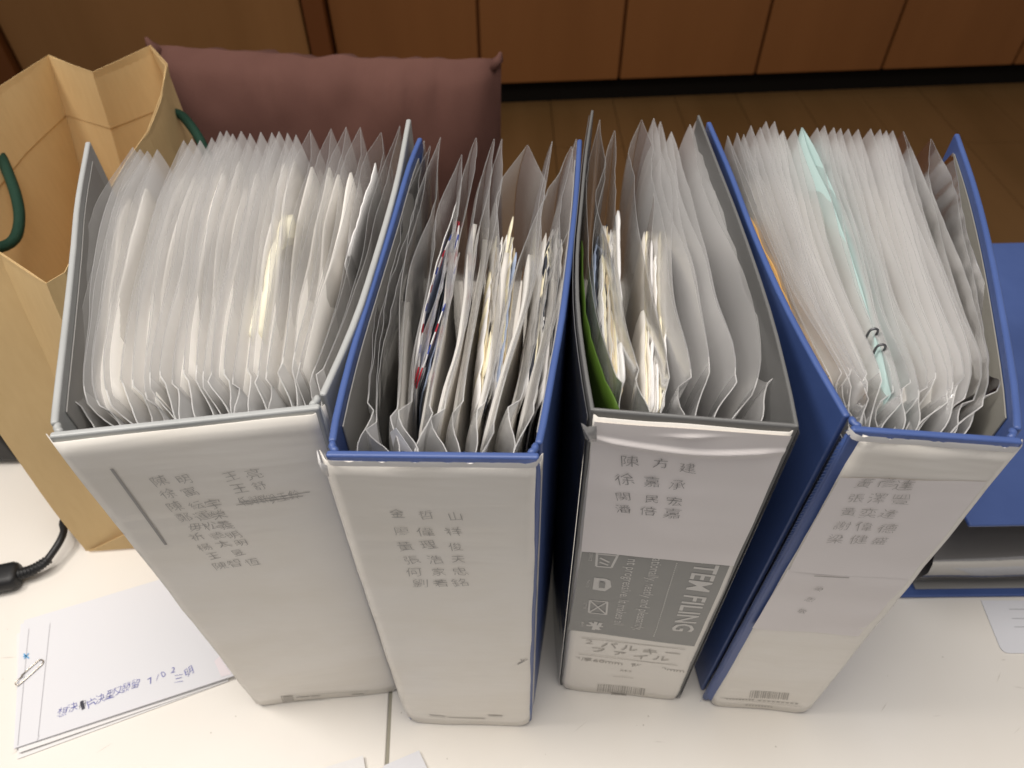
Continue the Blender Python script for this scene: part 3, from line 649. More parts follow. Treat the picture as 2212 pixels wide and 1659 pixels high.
# ------------------------------------------------------------------ clear sleeves
def path(pts, z): return resample([at(*p, z) for p in pts], 21)
def make_sleeve(P, zt, zb, openw, skew, m, paper=None, strip=.11, seed=0, lean=.0, notch=.006, pz=None, pend=.86, rimw=.00022, tipdrop=.0, pth=.0018, lob=0, wavy=1.0, curl=.0022, crinkle=0):
    """two plies of film welded along the binding strip, the foot and the far edge; open at the top"""
    n = len(P); N_ = normals2d(P, 1); rng = random.Random(seed); V, F, FM = [], [], []
    lv = [0, .25, .5, .68, .78, .84, .88, .915, .945, .97, .99, 1.0]; ns = 52
    def pt(s):
        t = s*(n-1); i = min(int(t), n-2); return P[i].lerp(P[i+1], t-i), N_[i].lerp(N_[i+1], t-i).normalized()
    ph = rng.uniform(0, 6); wv = rng.uniform(.0004, .0017)*wavy; strip *= rng.uniform(.72, 1.25); notch *= rng.uniform(.3, 1.9); curl *= rng.uniform(.5, 1.6)*(1 if rng.random() < .75 else -1)
    def lat(s, v): return wv*math.sin(s*9+ph+v*2.0)*math.sin(math.pi*min(1, s*1.2)) + .0009*noise.noise(Vector((s*6, v*2.2, seed*1.7))) + crinkle*(abs(noise.noise(Vector((s*11, v*9, seed))))+.6*noise.noise(Vector((s*26, v*16, seed))))
    def op(s, v):
        t = (s-strip)/(1-strip)
        if t <= 0 or t >= 1: return .00015
        tp = min(.88, .35+.19*skew); g = (t/tp)**(1.1+.5*skew) if t < tp else (1-t)/(1-tp); gm = 1.0; g = min(g, 1-.35*math.exp(-((t-tp)/.05)**2)*.6)
        f = max(0, (v-.35)/.65); return .00015+openw*g/gm*f*f*(3-2*f)*(1 if not lob else .5+.5*abs(math.sin(math.pi*(t*lob+.1+ph*.05))))
    for side in (1, -1):
        base = len(V); ss = [strip*i/9 for i in range(10)]+[strip+(1-strip)*i/(ns-10) for i in range(1, ns-9)]
        for s in ss:
            p, nn = pt(s)
            for v in lv:
                top = zt
                if s < strip: q = 1-s/strip; top = zt - notch*min(1, q*3.5) - .010*q*q
                top -= tipdrop*max(0, (s-.6)/.4)**2
                lx = lat(s, v) + side*op(s, v)
                if s < strip: lx += curl*math.sin(s/strip*math.pi*1.5)*(1 if seed % 2 else -.6)
                V.append(Vector((p.x, p.y, 0)) + nn*lx + Vector((0, 0, zb+(top-zb)*v)) + nn*(-lean*(1-math.exp(-(zt-(zb+(top-zb)*v))/.028))))
        w = len(lv); m_ = len(ss)
        for i in range(m_-1):
            for j in range(w-1): a = base+i*w+j; F.append((a, a+w, a+w+1, a+1)); FM.append(2 if i < 9 else 0)
        # cut edge of the film along the opening
        b2 = len(V)
        for i, s in enumerate(ss):
            p, nn = pt(s); q = V[base+i*w+w-1]; V.append(q+nn*rimw*.5); V.append(q-nn*rimw*.5)
        for i in range(m_-1): a = b2+2*i; F.append((a, a+1, a+3, a+2)); FM.append(1)
    o = link('clear_sleeve', V, F, m, None, True, [m, M['rim'], M['strip']], FM)
    if paper:
        pv, pf = [], []; zp = pz if pz else zt-.012; k = 16; s0 = strip+.012
        for i in range(k+1):
            s = s0+(pend-s0)*i/k; p, nn = pt(s)
            for v in (0, .5, .8, .93, 1):
                zz = zb+.002+(zp-zb)*v + (.0016*noise.noise(Vector((s*5, seed, 0))) if v == 1 else 0)
                pv.append(Vector((p.x, p.y, zz)) + nn*(lat(s, (zz-zb)/(zt-zb))-lean*(1-math.exp(-(zt-zz)/.028))))
        for i in range(k):
            for j in range(4): a = i*5+j; pf.append((a, a+5, a+6, a+1))
        po = link('paper', pv, pf, paper, o, True); sm = po.modifiers.new('s', 'SOLIDIFY'); sm.thickness = pth; sm.offset = 0
    return o
def fan(L, R, tips, bases=None, jit=6, bowj=8):
    out = []; n = len(tips); r = random.Random(len(tips))
    x0, x1 = L[-1][0], R[-1][0]; cl = [7*noise.noise(Vector((i*.37, len(tips), 1))) for i in range(len(tips))]
    for i, tp in enumerate(tips):
        f = (bases[i][0]-L[0][0])/(R[0][0]-L[0][0]) if bases else i/(n-1); ft = (tp[0]-x0)/(x1-x0); pts = []
        for j, (a, b) in enumerate(zip(L, R)):
            w = j/(len(L)-1); g = f*(1-w)+ft*w
            q = (a[0]+(b[0]-a[0])*g, a[1]+(b[1]-a[1])*g)
            if 0 < j < len(L)-1: q = (q[0]+r.uniform(-bowj, bowj)+cl[i]*(.4+.6*math.sin(w*math.pi)), q[1]+r.uniform(-12, 12))
            elif j == 0: q = (q[0]+r.uniform(-4, 4), q[1]-r.uniform(0, 10))
            pts.append(q)
        pts[-1] = tp
        if bases: pts[0] = bases[i]
        out.append(pts)
    return out
ZS = .303
NUM = ['first', 'second', 'third', 'fourth', 'fifth', 'sixth', 'seventh', 'eighth', 'ninth', 'tenth', 'eleventh', 'twelfth', 'thirteenth', 'fourteenth', 'fifteenth', 'sixteenth', 'seventeenth', 'eighteenth',
       'nineteenth', 'twentieth', 'twenty-first', 'twenty-second', 'twenty-third', 'twenty-fourth']
def sleeves(k, L, R, tips, cfg, bowj=6, bases=None):
    for i, pts in enumerate(fan(L, R, tips, bases, bowj=bowj)):
        c = cfg(i, len(tips)); n_ = len(tips)-1
        if k == 1: c['lean'] = -.008*min(1, (n_-i)/5)
        if k == 2: c['lean'] = .011*min(1, i/3.5)
        if k == 3: c['lean'] = .009*min(1, max(0, i-1)/2.5)
        if k == 4: c['lean'] = .011*min(1, i/6)
        z = c.get('z', ZS+.001-.0035*random.random())
        o = make_sleeve(path(pts, z), z, .012, c.get('open', .003), c.get('skew', 1.6), c.get('m', M['milky']), c.get('paper'), c.get('strip', .11), seed=k*100+i,
                        notch=c.get('notch', .006), pz=c.get('pz'), pend=c.get('pend', .84), pth=c.get('pth', .0014), lean=c.get('lean', {1: -.008, 2: .012, 3: .004, 4: .011}[k]), lob=c.get('lob', 0), wavy={1: 1, 2: 1.6, 3: 1.3, 4: 1}[k], curl={1: .0022, 2: .0042, 3: .003, 4: .0022}[k], crinkle=c.get('crinkle', 0))
        tag(o, c['label'], 'plastic sleeve', GRP[k])
GRP = {1: 'clear sleeves filed in the wide grey binder', 2: 'clear sleeves filed in the blue binder with plain white spine', 3: 'clear sleeves filed in the dark grey file', 4: 'clear sleeves filed in the blue binder with the mint folder'}
rr = random.Random(3)
# wide grey binder
T1 = [(287, 318), (303, 322), (318, 326), (340, 323), (398, 303), (415, 300), (432, 303), (457, 297), (476, 284), (489, 282), (502, 289), (521, 283), (540, 288), (563, 285), (588, 286), (601, 284), (622, 287), (639, 291), (669, 281), (715, 278), (747, 274), (779, 275), (823, 286), (864, 272)]
L1 = [(228, 950), (160, 850), (182, 640), (218, 450), (287, 318)]; R1 = [(655, 893), (716, 760), (772, 590), (815, 440), (864, 272)]
def c1(i, n):
    d = dict(open=rr.uniform(.0018, .0034), m=M['milkier'] if i < 18 else M['milky'], paper=M['insert'], pz=rr.uniform(.288, .296), pend=rr.uniform(.78, .90), label='milky paper-filled sleeve with the %s tip from the bag-side cover in the wide grey binder' % NUM[i])
    if i == 0: d.update(label='outermost milky sleeve bulging toward the bag-side cover of the wide grey binder', open=.004, paper=None)
    if 17 < i < n-2: d.update(open=rr.uniform(.0035, .0065), skew=2.4, label='looser clear sleeve with the %s tip from the blue-side cover in the wide grey binder' % NUM[n-1-i])
    if i == n-2: d.update(open=.007, skew=2.6, m=M['clear'], label='wide open clear sleeve second from the blue-side cover in the wide grey binder', paper=None)
    if i == n-1: d.update(m=M['crisp'], paper=None, label='clear glossy sleeve lying against the blue-side cover of the wide grey binder')
    return d
sleeves(1, L1, R1, T1, c1)
# blue binder, white spine
T2 = [(917, 304), (928, 315), (951, 297), (998, 334), (1028, 298), (1067, 300), (1084, 300), (1139, 313), (1192, 305), (1233, 316), (1245, 300)]
L2 = [(778, 1000), (790, 880), (815, 700), (855, 520), (917, 304)]; R2 = [(1118, 1005), (1158, 860), (1200, 660), (1226, 480), (1245, 300)]
ORD = ['first', 'second', 'third', 'fourth', 'fifth', 'sixth', 'seventh', 'eighth', 'ninth', 'tenth', 'eleventh', 'twelfth']
def c2(i, n):
    d = dict(open=rr.uniform(.004, .007), m=M['milky'], lob=rr.choice((0, 2, 1.6)), lean=rr.uniform(.009, .012), label='clear sleeve with the %s tip from the grey-side cover in the blue white-spined binder' % ORD[i])
    if i in (0, 1): d.update(m=M['crisp'] if i else M['clear'], open=.007, crinkle=.0011, lean=.006)
    if i in (5, 9): d['crinkle'] = .0006
    if i >= 2 and i != 3: d.update(paper=M['insert'], pz=rr.uniform(.270, .288), pend=rr.uniform(.5, .72), pth=.0030)
    if i == 3: d.update(open=.009, skew=1.5, label='bulging clear sleeve around the airmail envelopes in the blue binder')
    if i == 4: d.update(open=.0055, skew=3)
    if i in (5, 6): d.update(open=.0045, skew=2.5)
    if i == 7: d.update(open=.017, skew=2.2, label='gaping diamond-shaped clear sleeve behind the cream envelopes in the blue binder')
    if i == 8: d.update(open=.0015)
    if i == 9: d.update(open=.013, skew=2.0, label='gaping clear sleeve second from the right cover in the blue white-spined binder')
    return d
sleeves(2, L2, R2, T2, c2, 4)
# dark grey file
T3 = [(1296, 259), (1327, 282), (1387, 259), (1412, 255), (1427, 262), (1450, 284), (1491, 268), (1503, 262)]
L3 = [(1372, 897), (1326, 780), (1284, 630), (1276, 430), (1296, 259)]; R3 = [(1640, 922), (1686, 780), (1645, 620), (1570, 440), (1503, 262)]
def c3(i, n):
    d = dict(open=rr.uniform(.004, .008), skew=2.0, m=M['milky'], lob=rr.choice((2, 1.7, 2.3)), label='matte sleeve with the %s tip from the left cover in the dark grey file' % ORD[i])
    if i >= 3: d.update(m=M['milkier'])
    if i == 1: d.update(open=.008, skew=1.9)
    if i == 2: d.update(open=.012, skew=2.2, label='widest gaping matte sleeve around the white envelopes in the dark grey file')
    return d
sleeves(3, L3, R3, T3, c3, 8)
# blue binder with mint folder
T4 = [(1572, 293), (1593, 287), (1607, 290), (1622, 271), (1643, 275), (1656, 262), (1673, 262), (1692, 282), (1717, 279), (1766, 276), (1781, 271), (1800, 275), (1815, 277), (1832, 278), (1854, 279), (1881, 278), (1900, 279), (1915, 282), (1927, 282), (1951, 284), (2011, 300), (2058, 330)]
L4 = [(1862, 925), (1800, 805), (1702, 630), (1632, 460), (1572, 293)]; R4 = [(2098, 936), (2172, 802), (2150, 660), (2100, 470), (2058, 330)]
def c4(i, n):
    d = dict(open=rr.uniform(.0016, .003), m=M['milkier'], paper=M['insert'], pz=rr.uniform(.285, .294), pend=rr.uniform(.74, .84), label='milky sleeve with the %s tip from the dark grey file, left of the mint folder' % NUM[i])
    if i > 8: d['label'] = 'milky paper-filled sleeve with the %s tip to the right of the mint folder' % NUM[i-9]
    if i == 0: d['label'] = 'milky sleeve next to the dark grey file side cover, over the kraft folder'
    if i == n-3: d.update(m=M['clear'], open=.004, paper=None, label='narrow clear sleeve standing right of the packed white ones in the blue binder')
    if i >= n-2: d.update(crinkle=.0007)
    if i == n-2: d.update(m=M['clear'], open=.008, skew=2.2, paper=None, label='clear sleeve with a tall rounded tip near the right cover of the blue binder')
    if i == n-1: d.update(m=M['crisp'], open=.004, paper=None, label='glossy clear sleeve bowed against the right cover of the blue binder')
    return d
B4_ = [(1862+7.2*i, 925+i*.6) for i in range(9)]+[(1934+13.6*i, 931+i*.5) for i in range(len(T4)-9)]
sleeves(4, L4, R4, T4, c4, 5, B4_)

# ------------------------------------------------------------------ papers and envelopes held in the sleeves
def sheet(name, pts, zt, depth, m, label, cat, group=None, th=.0005, wav=.0005, seed=0, tilt=0.0, dip=0.0, lean=0.0):
    P = resample([at(*p, zt) for p in pts], 22); N_ = normals2d(P, 1); V, F = [], []
    lv = (0, .35, .6, .75, .87, .95, 1)
    if group: lean = .010 if 'plain white' in group else .004
    for i, p in enumerate(P):
        for v in lv:
            q = p + N_[i]*(wav*noise.noise(Vector((i*.5, v*3, seed)))*2 + tilt*(v-1) - lean*(1-math.exp(-depth*(1-v)/.028))); top = zt + .0018*noise.noise(Vector((i*.33, seed, 5))) - dip*(i/21)
            V.append(Vector((q.x, q.y, top-depth*(1-v))))
    w = len(lv)
    for i in range(len(P)-1):
        for j in range(w-1): a = i*w+j; F.append((a, a+w, a+w+1, a+1))
    o = link(name, V, F, m, None, True); s = o.modifiers.new('s', 'SOLIDIFY'); s.thickness = th; s.offset = 0
    return tag(o, label, cat, group)
CNAME = {'airmail': 'striped airmail', 'env_blue': 'pale blue', 'paper': 'white', 'paper_lilac': 'cool white', 'env_dark': 'dark', 'env_grey': 'grey', 'cream': 'cream', 'env_tan': 'tan', 'insert': 'off-white'}
def bundle(near, far, n, spread_n, spread_f, zt, cols, label, group, jn=14, jf=14, seed=1, depth=.16):
    r = random.Random(seed)
    for i in range(n):
        f = i/(n-1)-.5; a = (near[0]+f*spread_n+r.uniform(-2, 2), near[1]+r.uniform(-jn, jn)); b = (far[0]+f*spread_f+r.uniform(-2, 2), far[1]+r.uniform(-4, jf*2))
        m1 = (a[0]*.66+b[0]*.34+r.uniform(-3, 3)+f*8, a[1]*.66+b[1]*.34); m2 = (a[0]*.33+b[0]*.67+r.uniform(-3, 3)+f*6, a[1]*.33+b[1]*.67)
        c = cols[i % len(cols)] if i < len(cols) else r.choice(cols)
        lab_ = '%s envelope, %s from the left in the %s' % (CNAME[c], NUM[i], label)
        sheet('envelope', [a, m1, m2, b], zt-r.uniform(0, .004), depth, M[c], lab_, 'envelope', group, th=r.uniform(.0003, .0008), wav=.0006, seed=seed*31+i)
G2 = 'envelopes filed in the blue binder with plain white spine'; G3 = 'envelopes filed in the dark grey file'
sheet('envelope', [(900, 780), (922, 650), (950, 550), (994, 412)], .286, .2, M['paper'], 'tall white envelope standing behind the airmail one in the blue binder', 'envelope', G2)
def gaping(name, left, right, zt, depth, m, label, cat, group):
    V, F = [], []
    for pts in (left, right):
        P = resample([at(*p, zt) for p in pts], 24); n0 = len(V)
        for i, p in enumerate(P):
            for q in (0, .5, .9, 1): V.append(Vector((p.x-.010*(1-math.exp(-depth*(1-q)/.028)), p.y, zt-depth*(1-q)+.0012*noise.noise(Vector((i*.3, q, n0))))))
        for i in range(23):
            for j in range(3): e = n0+i*4+j; F.append((e, e+4, e+5, e+1))
    o = link(name, V, F, m, None, True); d = o.modifiers.new('s', 'SOLIDIFY'); d.thickness = .0007; d.offset = 0; return tag(o, label, cat, group)
gaping('airmail_envelope', [(904, 800), (918, 680), (945, 580), (988, 478)], [(908, 806), (950, 690), (982, 590), (992, 478)], .281, .11, M['airmail'], 'gaping airmail envelope with red and blue striped lip in the blue binder', 'envelope', G2)
bundle((915, 815), (984, 520), 7, 26, 16, .275, ['env_blue', 'paper', 'paper_lilac', 'env_dark', 'env_blue', 'env_grey', 'paper'], 'bundle beside the airmail envelope', G2, seed=2)
bundle((1060, 850), (1090, 510), 13, 50, 44, .281, ['paper', 'cream', 'env_tan', 'insert', 'env_dark', 'paper', 'env_grey'], 'middle bundle of the blue binder', G2, seed=5, jn=30)
sheet('envelope', [(1050, 800), (1075, 660), (1092, 560), (1110, 468)], .284, .17, M['cream'], 'tall cream envelope at the top of the middle bundle in the blue binder', 'envelope', G2, th=.0008)
sheet('envelope', [(1075, 840), (1095, 700), (1105, 620), (1117, 545)], .282, .17, M['env_blue'], 'pale blue envelope at the right of the middle bundle in the blue binder', 'envelope', G2, th=.0007)
bundle((1166, 850), (1197, 495), 13, 50, 32, .283, ['paper', 'insert', 'env_dark', 'cream', 'env_grey', 'paper', 'env_dark'], 'rightmost bundle of the plain-spined blue binder', G2, seed=9, jn=30)
bundle((1332, 830), (1316, 488), 12, 28, 34, .287, ['paper', 'cream', 'env_grey', 'insert', 'env_tan'], 'left bundle of the dark grey file', G3, seed=12, jn=25)
sheet('envelope', [(1348, 820), (1342, 680), (1338, 560), (1337, 455)], .291, .17, M['paper'], 'tallest white envelope of the left bundle in the dark grey file', 'envelope', G3, th=.0014)
bundle((1296, 700), (1300, 485), 5, 10, 20, .287, ['env_blue', 'env_dark', 'env_grey', 'paper'], 'thin bundle by the green divider', G3, seed=14, jn=20)
bundle((1415, 880), (1415, 495), 9, 40, 48, .289, ['insert', 'cream', 'insert', 'paper'], 'right-hand bundle of the dark grey file', G3, seed=17, jn=8)
sheet('green_divider', [(1337, 884), (1300, 800), (1272, 710), (1260, 610), (1258, 520)], .300, .28, M['green'], 'dark green card divider against the left cover of the dark grey file', 'divider', None, th=.0006, tilt=.0)
sheet('kraft_folder', [(1790, 838), (1738, 740), (1690, 620), (1655, 545), (1622, 470)], .300, .25, M['orange'], 'orange kraft folder against the left cover of the right-hand blue binder', 'folder', None, th=.0007)
sheet('cream_pad', [(552, 720), (575, 620), (598, 540), (622, 464)], .2965, .2, M['pad'], 'cream notepad with torn top edge in the wide grey binder', 'notepad', None, th=.007, wav=.0003)
sheet('white_card', [(745, 570), (768, 490), (790, 420), (812, 352)], .298, .2, M['paper'], 'stiff white card with a bright edge near the right cover of the wide grey binder', 'card', None, th=.0007)
# mint folder: two leaves meeting at the far tip and near the clips
mf = empty('mint_folder', at(1820, 560, .05), 'pale mint card folder gaping open in the right-hand blue binder', 'folder')
def leaf(pts, zt, name, m, depth=.26, th=.0007):
    P = resample([at(*p, zt) for p in pts], 22); V = []; F = []
    for i, p in enumerate(P):
        for v in (0, 1): V.append(Vector((p.x, p.y, zt-depth*(1-v)+.001*noise.noise(Vector((i*.4, 3, 1))))))
    for i in range(21): a = 2*i; F.append((a, a+2, a+3, a+1))
    o = link(name, V, F, m, mf, True); s = o.modifiers.new('s', 'SOLIDIFY'); s.thickness = th; s.offset = 0
leaf([(1923, 850), (1894, 740), (1859, 620), (1817, 490), (1781, 400), (1748, 330), (1732, 276)], .301, 'leaf', M['mint'])
leaf([(1924, 852), (1898, 740), (1868, 620), (1830, 490), (1795, 400), (1760, 320), (1733, 276)], .301, 'leaf', M['mint'])
leaf([(1920, 840), (1893, 745), (1858, 622), (1822, 490), (1787, 400), (1753, 320)], .294, 'inner_sheet', M['mint'])
def clip(px, py, z, dx):
    a = at(px, py, z); d = (at(px+22, py+44, z)-a).normalized(); s = Vector((d.y, -d.x, 0))*-1
    r_ = .0035; P = []
    L_ = .014; up = Vector((0, 0, 1))
    r_ = .0022
    for e, sg in ((0, 1),):
        arc = [a + d*e + s*(sg*r_*math.cos(math.pi*t/8)) + up*(.0015+r_*math.sin(math.pi*t/8)) for t in range(9)]
        P += [a + d*e + s*(sg*r_) - up*.010] + arc + [a + d*e - s*(sg*r_) - up*.012]
    V, F = tube(P, .00065, 6); o = link('wire_clip', V, F, M['wire'], None, True)
    return o
tag(clip(1884, 722, .302, .0035), 'dark wire clip on the mint folder, upper one of two', 'paper clip', 'wire clips on the mint folder')
tag(clip(1900, 756, .302, .002), 'dark wire clip on the mint folder, lower one nearest the spine', 'paper clip', 'wire clips on the mint folder')
# punched white strip standing in the blue binder
def punched():
    z = .302; a = at(840, 922, z); b = at(886, 948, z); d = (b-a); d.z = 0; wid = d.length; d.normalize(); V, F = [], []
    cell = .0085; cx = wid*.55; hr = .0026; H0 = z
    def ptl(x, y): return a + d*x + Vector((0, 0, y-z))
    top = [ptl(0, H0-.004), ptl(wid*.35, H0+.002), ptl(wid, H0-.010)]
    y = H0-.011
    for c in range(12):
        y1 = y-cell
        n = len(V); out = []
        ring_ = [(0, y1), (wid*.55, y1), (wid, y1), (wid, (y+y1)/2), (wid, y), (wid*.55, y), (0, y), (0, (y+y1)/2)]
        V += [ptl(*p) for p in ring_]
        for p in ring_:
            v = Vector((p[0]-cx, p[1]-(y+y1)/2)); v.normalize(); V.append(ptl(cx+v.x*hr, (y+y1)/2+v.y*hr))
        for i in range(8): F.append((n+i, n+(i+1) % 8, n+8+(i+1) % 8, n+8+i))
        y = y1
    n = len(V); V += [ptl(0, H0-.011), ptl(wid*.55, H0-.011), ptl(wid, H0-.011)] + top; F.append((n, n+1, n+2, n+5, n+4, n+3))
    n = len(V); V += [ptl(0, .02), ptl(wid, .02), ptl(wid, y), ptl(0, y)]; F.append((n, n+1, n+2, n+3))
    o = link('punched_strip', V, F, M['paper_lilac'], None); s = o.modifiers.new('s', 'SOLIDIFY'); s.thickness = .0003
    tag(o, 'white strip with punched holes by the spine of the blue white-spined binder', 'sleeve strip')
punched()

# ------------------------------------------------------------------ lying binder at the right
def lying():
    x0, x1, y0, y1, z1 = .318, .60, .262, .585, .112
    root = empty('ring_binder', (x0+.14, .42, 0), 'blue ring binder lying flat on the table at right, showing its open end', 'binder')
    boxobj('cover', (x0-.006, y0, 0.0005), (x1, y1, .0042), M['blue'], root, .0014)
    V = [Vector((a, b, c+(a-x0)*.012)) for c in (z1-.0036, z1) for b in (y0+.0, y1) for a in (x0, x1)]
    top = link('cover', V, [(0, 2, 3, 1), (4, 5, 7, 6), (0, 1, 5, 4), (2, 6, 7, 3), (0, 4, 6, 2), (1, 3, 7, 5)], M['blue'], root); bevel(top, .0014)
    boxobj('lining', (x0+.008, y0+.006, .0043), (x1-.01, y1-.01, .005), M['liner_grey'], root)
    boxobj('lining', (x0+.008, y0+.006, z1-.0046), (x1-.01, y1-.01, z1-.0037), M['liner_grey'], root)
    boxobj('spine', (x1+.0005, y0, .0005), (x1+.004, y1, z1+.0036), M['blue'], root, .0014)
    V, F = [], []; n = 40
    prof = [(.074, .30), (.076, .2), (.074, .09), (.070, .045), (.064, .022), (.056, .009), (.046, .003), (.036, .0015), (.026, .003), (.016, .006), (.008, .014), (.0062, .1), (.0062, .30)]
    for a in range(n+1):
        u = a/n
        for z, d in prof: V.append(Vector((x0+.004+.275*u, y0+d+.002+.001*noise.noise(Vector((u*6, z*60, 0))), z+.003*math.sin(u*2.5)+.0012*noise.noise(Vector((u*9, z*90, 3))))))
    for a in range(n):
        for b in range(len(prof)-1): q = a*len(prof)+b; F.append((q, q+len(prof), q+len(prof)+1, q+1))
    o = link('curled_sleeve', V, F, film('grey_glossy_film', (.25, .24, .23), .80, .94, .5, .14, .10), None, True)
    tag(o, 'glossy curled sleeve edge bulging from the blue binder lying at right', 'plastic sleeve')
lying()

# ------------------------------------------------------------------ papers on the table
def flat(name, pts, z, m, label, cat, group=None, th=.0004, rnd=None, par=None):
    V = []; P = [Vector((p.x, p.y, z)) for p in pts]
    if rnd is not None:
        Q = []
        for i, p in enumerate(P):
            if i in rnd:
                a = (P[i-1]-p).normalized(); b = (P[(i+1) % len(P)]-p).normalized(); r_ = rnd[i]
                for t in range(6):
                    f = t/5; Q.append((p+a*r_)*(1-f)**2 + p*2*f*(1-f) + (p+b*r_)*f*f)
            else: Q.append(p)
        P = Q
    n = len(P); V = P + [p+Vector((0, 0, th)) for p in P]
    F = [tuple(range(n-1, -1, -1)), tuple(range(n, 2*n))]+[(i, (i+1) % n, n+(i+1) % n, n+i) for i in range(n)]
    o = link(name, V, F, m, par)
    return tag(o, label, cat, group) if label else o
def letter():
    c = [at(50, 1353, 0), Vector((-.2475, .3005, 0)), at(512, 1464, 0), at(36, 1622, 0)]
    G = 'folded letters under the paper clip'
    low = empty('folded_letter', c[3], 'lower folded white letter peeking out below the clipped pair', 'letter', G)
    ex = (c[2]-c[3]).normalized(); ey = (c[0]-c[3]).normalized()
    def sh(o, a, b, s=1): return [q + ex*a + ey*b for q in o]
    c2 = [c[0]-ex*.004-ey*.006, c[1]-ex*.004, c[2]-ex*.006-ey*.001, c[3]+ex*.001-ey*.0065]
    flat('page', c2, .0004, M['paper'], None, None, th=.0005, par=low)
    cc = [c2[0]+ex*.0006, c2[1], c2[2]+Vector((0, 0, 0)), c2[3]+ex*.002+ey*.003]
    V = [Vector((p.x, p.y, z)) for p, z in ((cc[3], .0028), (cc[2], .0012), (cc[1], .0012), (cc[0], .0012), (cc[3], .0032), (cc[2], .0015), (cc[1], .0015), (cc[0], .0015))]
    link('page', V, [(3, 2, 1, 0), (4, 5, 6, 7), (0, 1, 5, 4), (1, 2, 6, 5), (2, 3, 7, 6), (3, 0, 4, 7)], M['paper'], low)
    upl = empty('folded_letter', c[3]+Vector((0, 0, .0035)), 'upper folded white letter with blue handwriting near its lower edge', 'letter', G)
    for zz, d in ((.0036, 0), (.0046, 1)):
        q = [c[0]+ex*.003*d+ey*.002*d, c[1]+ex*0, c[2]+Vector((0, 0, 0)), c[3]+ex*.001*d]
        flat('page', q, zz, M['paper_lilac'], None, None, th=.0005, par=upl)
    Z = .0056
    V, F = [], []
    n1 = Vector((0, 0, 1))
    def pa(px, py): return at(px, py, Z)
    tx = (at(295, 1478, 0)-at(130, 1537, 0)).normalized(); ty = Vector((-tx.y, tx.x, 0))
    for s, px, py in (('想', 135, 1537), ('決', 157, 1527), ('片', 196, 1518), ('決', 216, 1508), ('型', 238, 1499), ('又', 256, 1492), ('發', 272, 1484), ('留', 292, 1477), ('7', 325, 1470), ('/', 340, 1463), ('0', 352, 1456), ('2', 374, 1447), ('三', 386, 1465), ('明', 408, 1450)):
        put(V, F, s, pa(px, py), tx, ty, .0074 if s not in '7/02' else .0066, random.uniform(-.3, .25), 1.2)
    link('handwriting', V, F, M['ink'], upl)
    V, F = [], []; put(V, F, '冊', pa(178, 1522), tx, ty, .0055, .1, 1); pl_line(V, F, pa(176, 1514), pa(180, 1532), n1, .0022); link('ink_blot', V, F, M['inkblack'], upl)
    V, F = [], []
    for a, b in (((51, 1412), (62, 1422)), ((62, 1411), (52, 1423)), ((50, 1418), (57, 1416))): pl_line(V, F, pa(*a), pa(*b), n1, .0009)
    link('blue_mark', V, F, M['cyan'], upl)
    V, F = [], []
    for a, b in (((62, 1358), (38, 1610)), ((108, 1346), (82, 1590)), ((80, 1600), (84, 1588))): pl_line(V, F, pa(*a), pa(*b), n1, .0003)
    link('fold_line', V, F, M['greyline'], upl)
    V, F = [], []
    quad(V, F, [at(*p, Z-.0002) for p in ((474, 1418), (500, 1456), (478, 1462), (463, 1428))])
    link('pink_print', V, F, M['pink'], upl)
    # paper clip over the left edge
    zc = .0062; A_ = at(33, 1478, zc); B_ = at(92, 1426, zc); d = (B_-A_); L_ = d.length; d.normalize(); s = Vector((-d.y, d.x, 0)); P = []
    def cp(x, y): return A_ + d*x + s*y
    r1, r2 = .0026, .0020
    P += [cp(.006, r1*.9), cp(L_*.5, r1)]
    for t in range(9): w = math.pi/2-math.pi*t/8; P.append(cp(L_-r1+r1*math.cos(w), r1*math.sin(w)))
    P += [cp(L_*.5, -r1), cp(.004, -r1)]
    for t in range(1, 9): w = -math.pi/2-math.pi*t/8; P.append(cp(.002+r2*math.cos(w), -r1+r2+r2*math.sin(w)))
    P += [cp(L_*.3, -r1+2*r2)]
    V, F = tube(P, .00045, 6); o = link('paper_clip', V, F, M['metal'], None, True); tag(o, 'bare wire paper clip holding the folded letters together', 'paper clip')
letter()
flat('paper_sheet', [at(640, 1720, 0), at(700, 1662, 0), at(786, 1635, 0), at(800, 1720, 0)], .003, M['paper'], 'corner of a white paper left of the table joint at the front edge', 'paper')
flat('paper_sheet', [at(790, 1720, 0), at(832, 1656, 0), at(906, 1624, 0), at(950, 1720, 0)], .003, M['paper_lilac'], 'corner of a white paper right of the table joint at the front edge', 'paper')
cardp = [at(2118, 1298, 0), at(2164, 1412, 0), at(2330, 1412, 0), at(2330, 1298, 0)]
cardp[0].y = min(cardp[0].y, .2605); cardp[3].y = min(cardp[3].y, .2605)
cd_ = flat('white_card', cardp, .0004, M['paper_lilac'], 'white ruled card with a rounded corner in front of the lying blue binder', 'card', rnd={1: .006}, th=.0006)
V, F = [], []
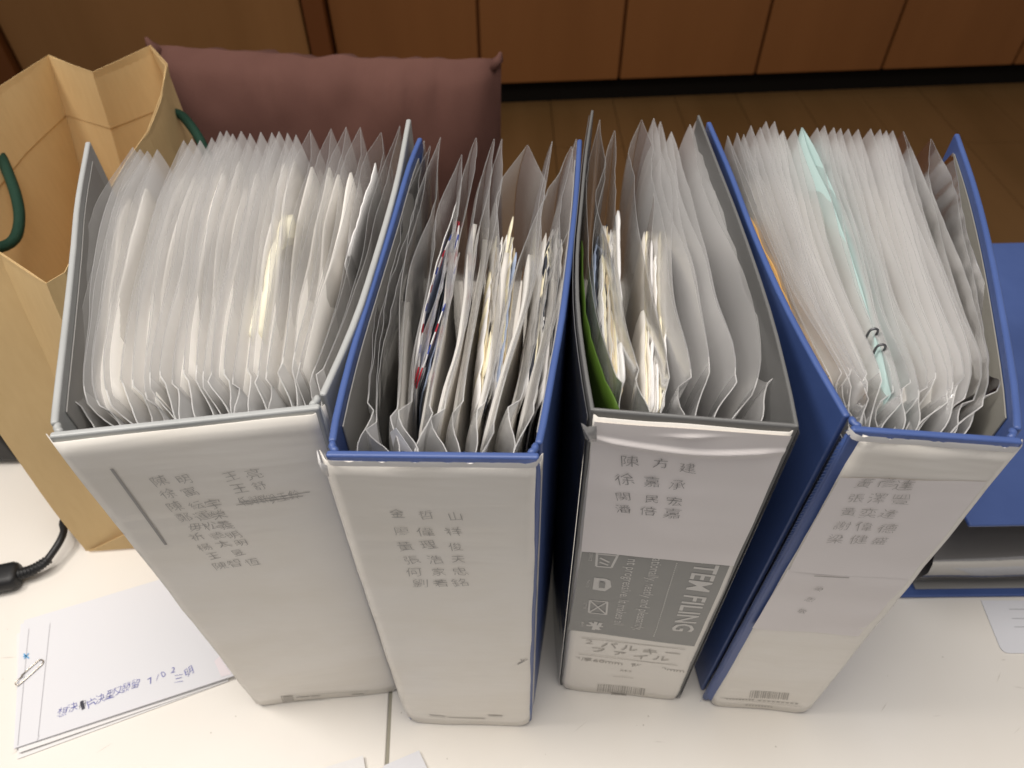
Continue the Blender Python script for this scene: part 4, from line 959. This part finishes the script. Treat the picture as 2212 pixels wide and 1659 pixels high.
for y in (1316, 1336, 1354): pl_line(V, F, at(2180+(y-1316)*.3, y, .0012), at(2330, y, .0012), Vector((0, 0, 1)), .0006)
link('printed_line', V, F, M['greyline'], cd_)

# ------------------------------------------------------------------ cable and black device at the left edge
def cable():
    root = empty('cable', at(70, 1230, 0), 'black cable with a ribbed connector lying beside the paper bag', 'cable')
    P = [at(60, 1236, .010), at(90, 1222, .012), at(112, 1196, .014), at(130, 1168, .016), at(138, 1146, .016), at(136, 1128, .014), at(150, 1112, .008), at(185, 1100, .004)]
    V, F = tube(resample(P, 50), .0030, 10); link('cord', V, F, M['black'], root, True)
    Q = resample([at(40, 1241, .0095), at(70, 1231, .0105), at(106, 1208, .0128)], 40); R = [.0046 - .0012*i/39 + (.0007 if (i//2) % 2 else -.0002) for i in range(40)]
    V, F = tube(Q, R, 12); link('strain_relief', V, F, M['black'], root, True)
    a = at(-60, 1262, .009); b = at(44, 1240, .0095); d = (b-a).normalized(); s = Vector((-d.y, d.x, 0)); V, F = [], []
    for t, w, h in ((0, .010, .0065), (.25, .0115, .0075), (.85, .0115, .0075), (.96, .0095, .007), (1.0, .006, .005)):
        p = a.lerp(b, t)
        for k in range(14): g = 2*math.pi*k/14; cx_ = math.copysign(abs(math.cos(g))**.6, math.cos(g)); cy_ = math.copysign(abs(math.sin(g))**.6, math.sin(g)); V.append(p+s*w*cx_+Vector((0, 0, h*cy_)))
    for i in range(4):
        for k in range(14): F.append((i*14+k, i*14+(k+1) % 14, (i+1)*14+(k+1) % 14, (i+1)*14+k))
    F += [tuple(range(13, -1, -1)), tuple(56+k for k in range(14))]
    link('connector', V, F, M['black'], root, True)
cable()
p = at(0, 1005, 0); dv = empty('black_device', (p.x-.12, p.y+.06, 0), 'black box-shaped device at the left edge behind the paper bag', 'device')
for nm, z0, z1, ins in (('device_foot', .0, .006, .006), ('device_body', .0062, .085, 0), ('device_lid', .0853, .095, .003)):
    boxobj(nm, (p.x-.22+ins, p.y+ins, z0), (p.x+.022-ins, p.y+.16-ins, z1), M['black'], dv, .003)
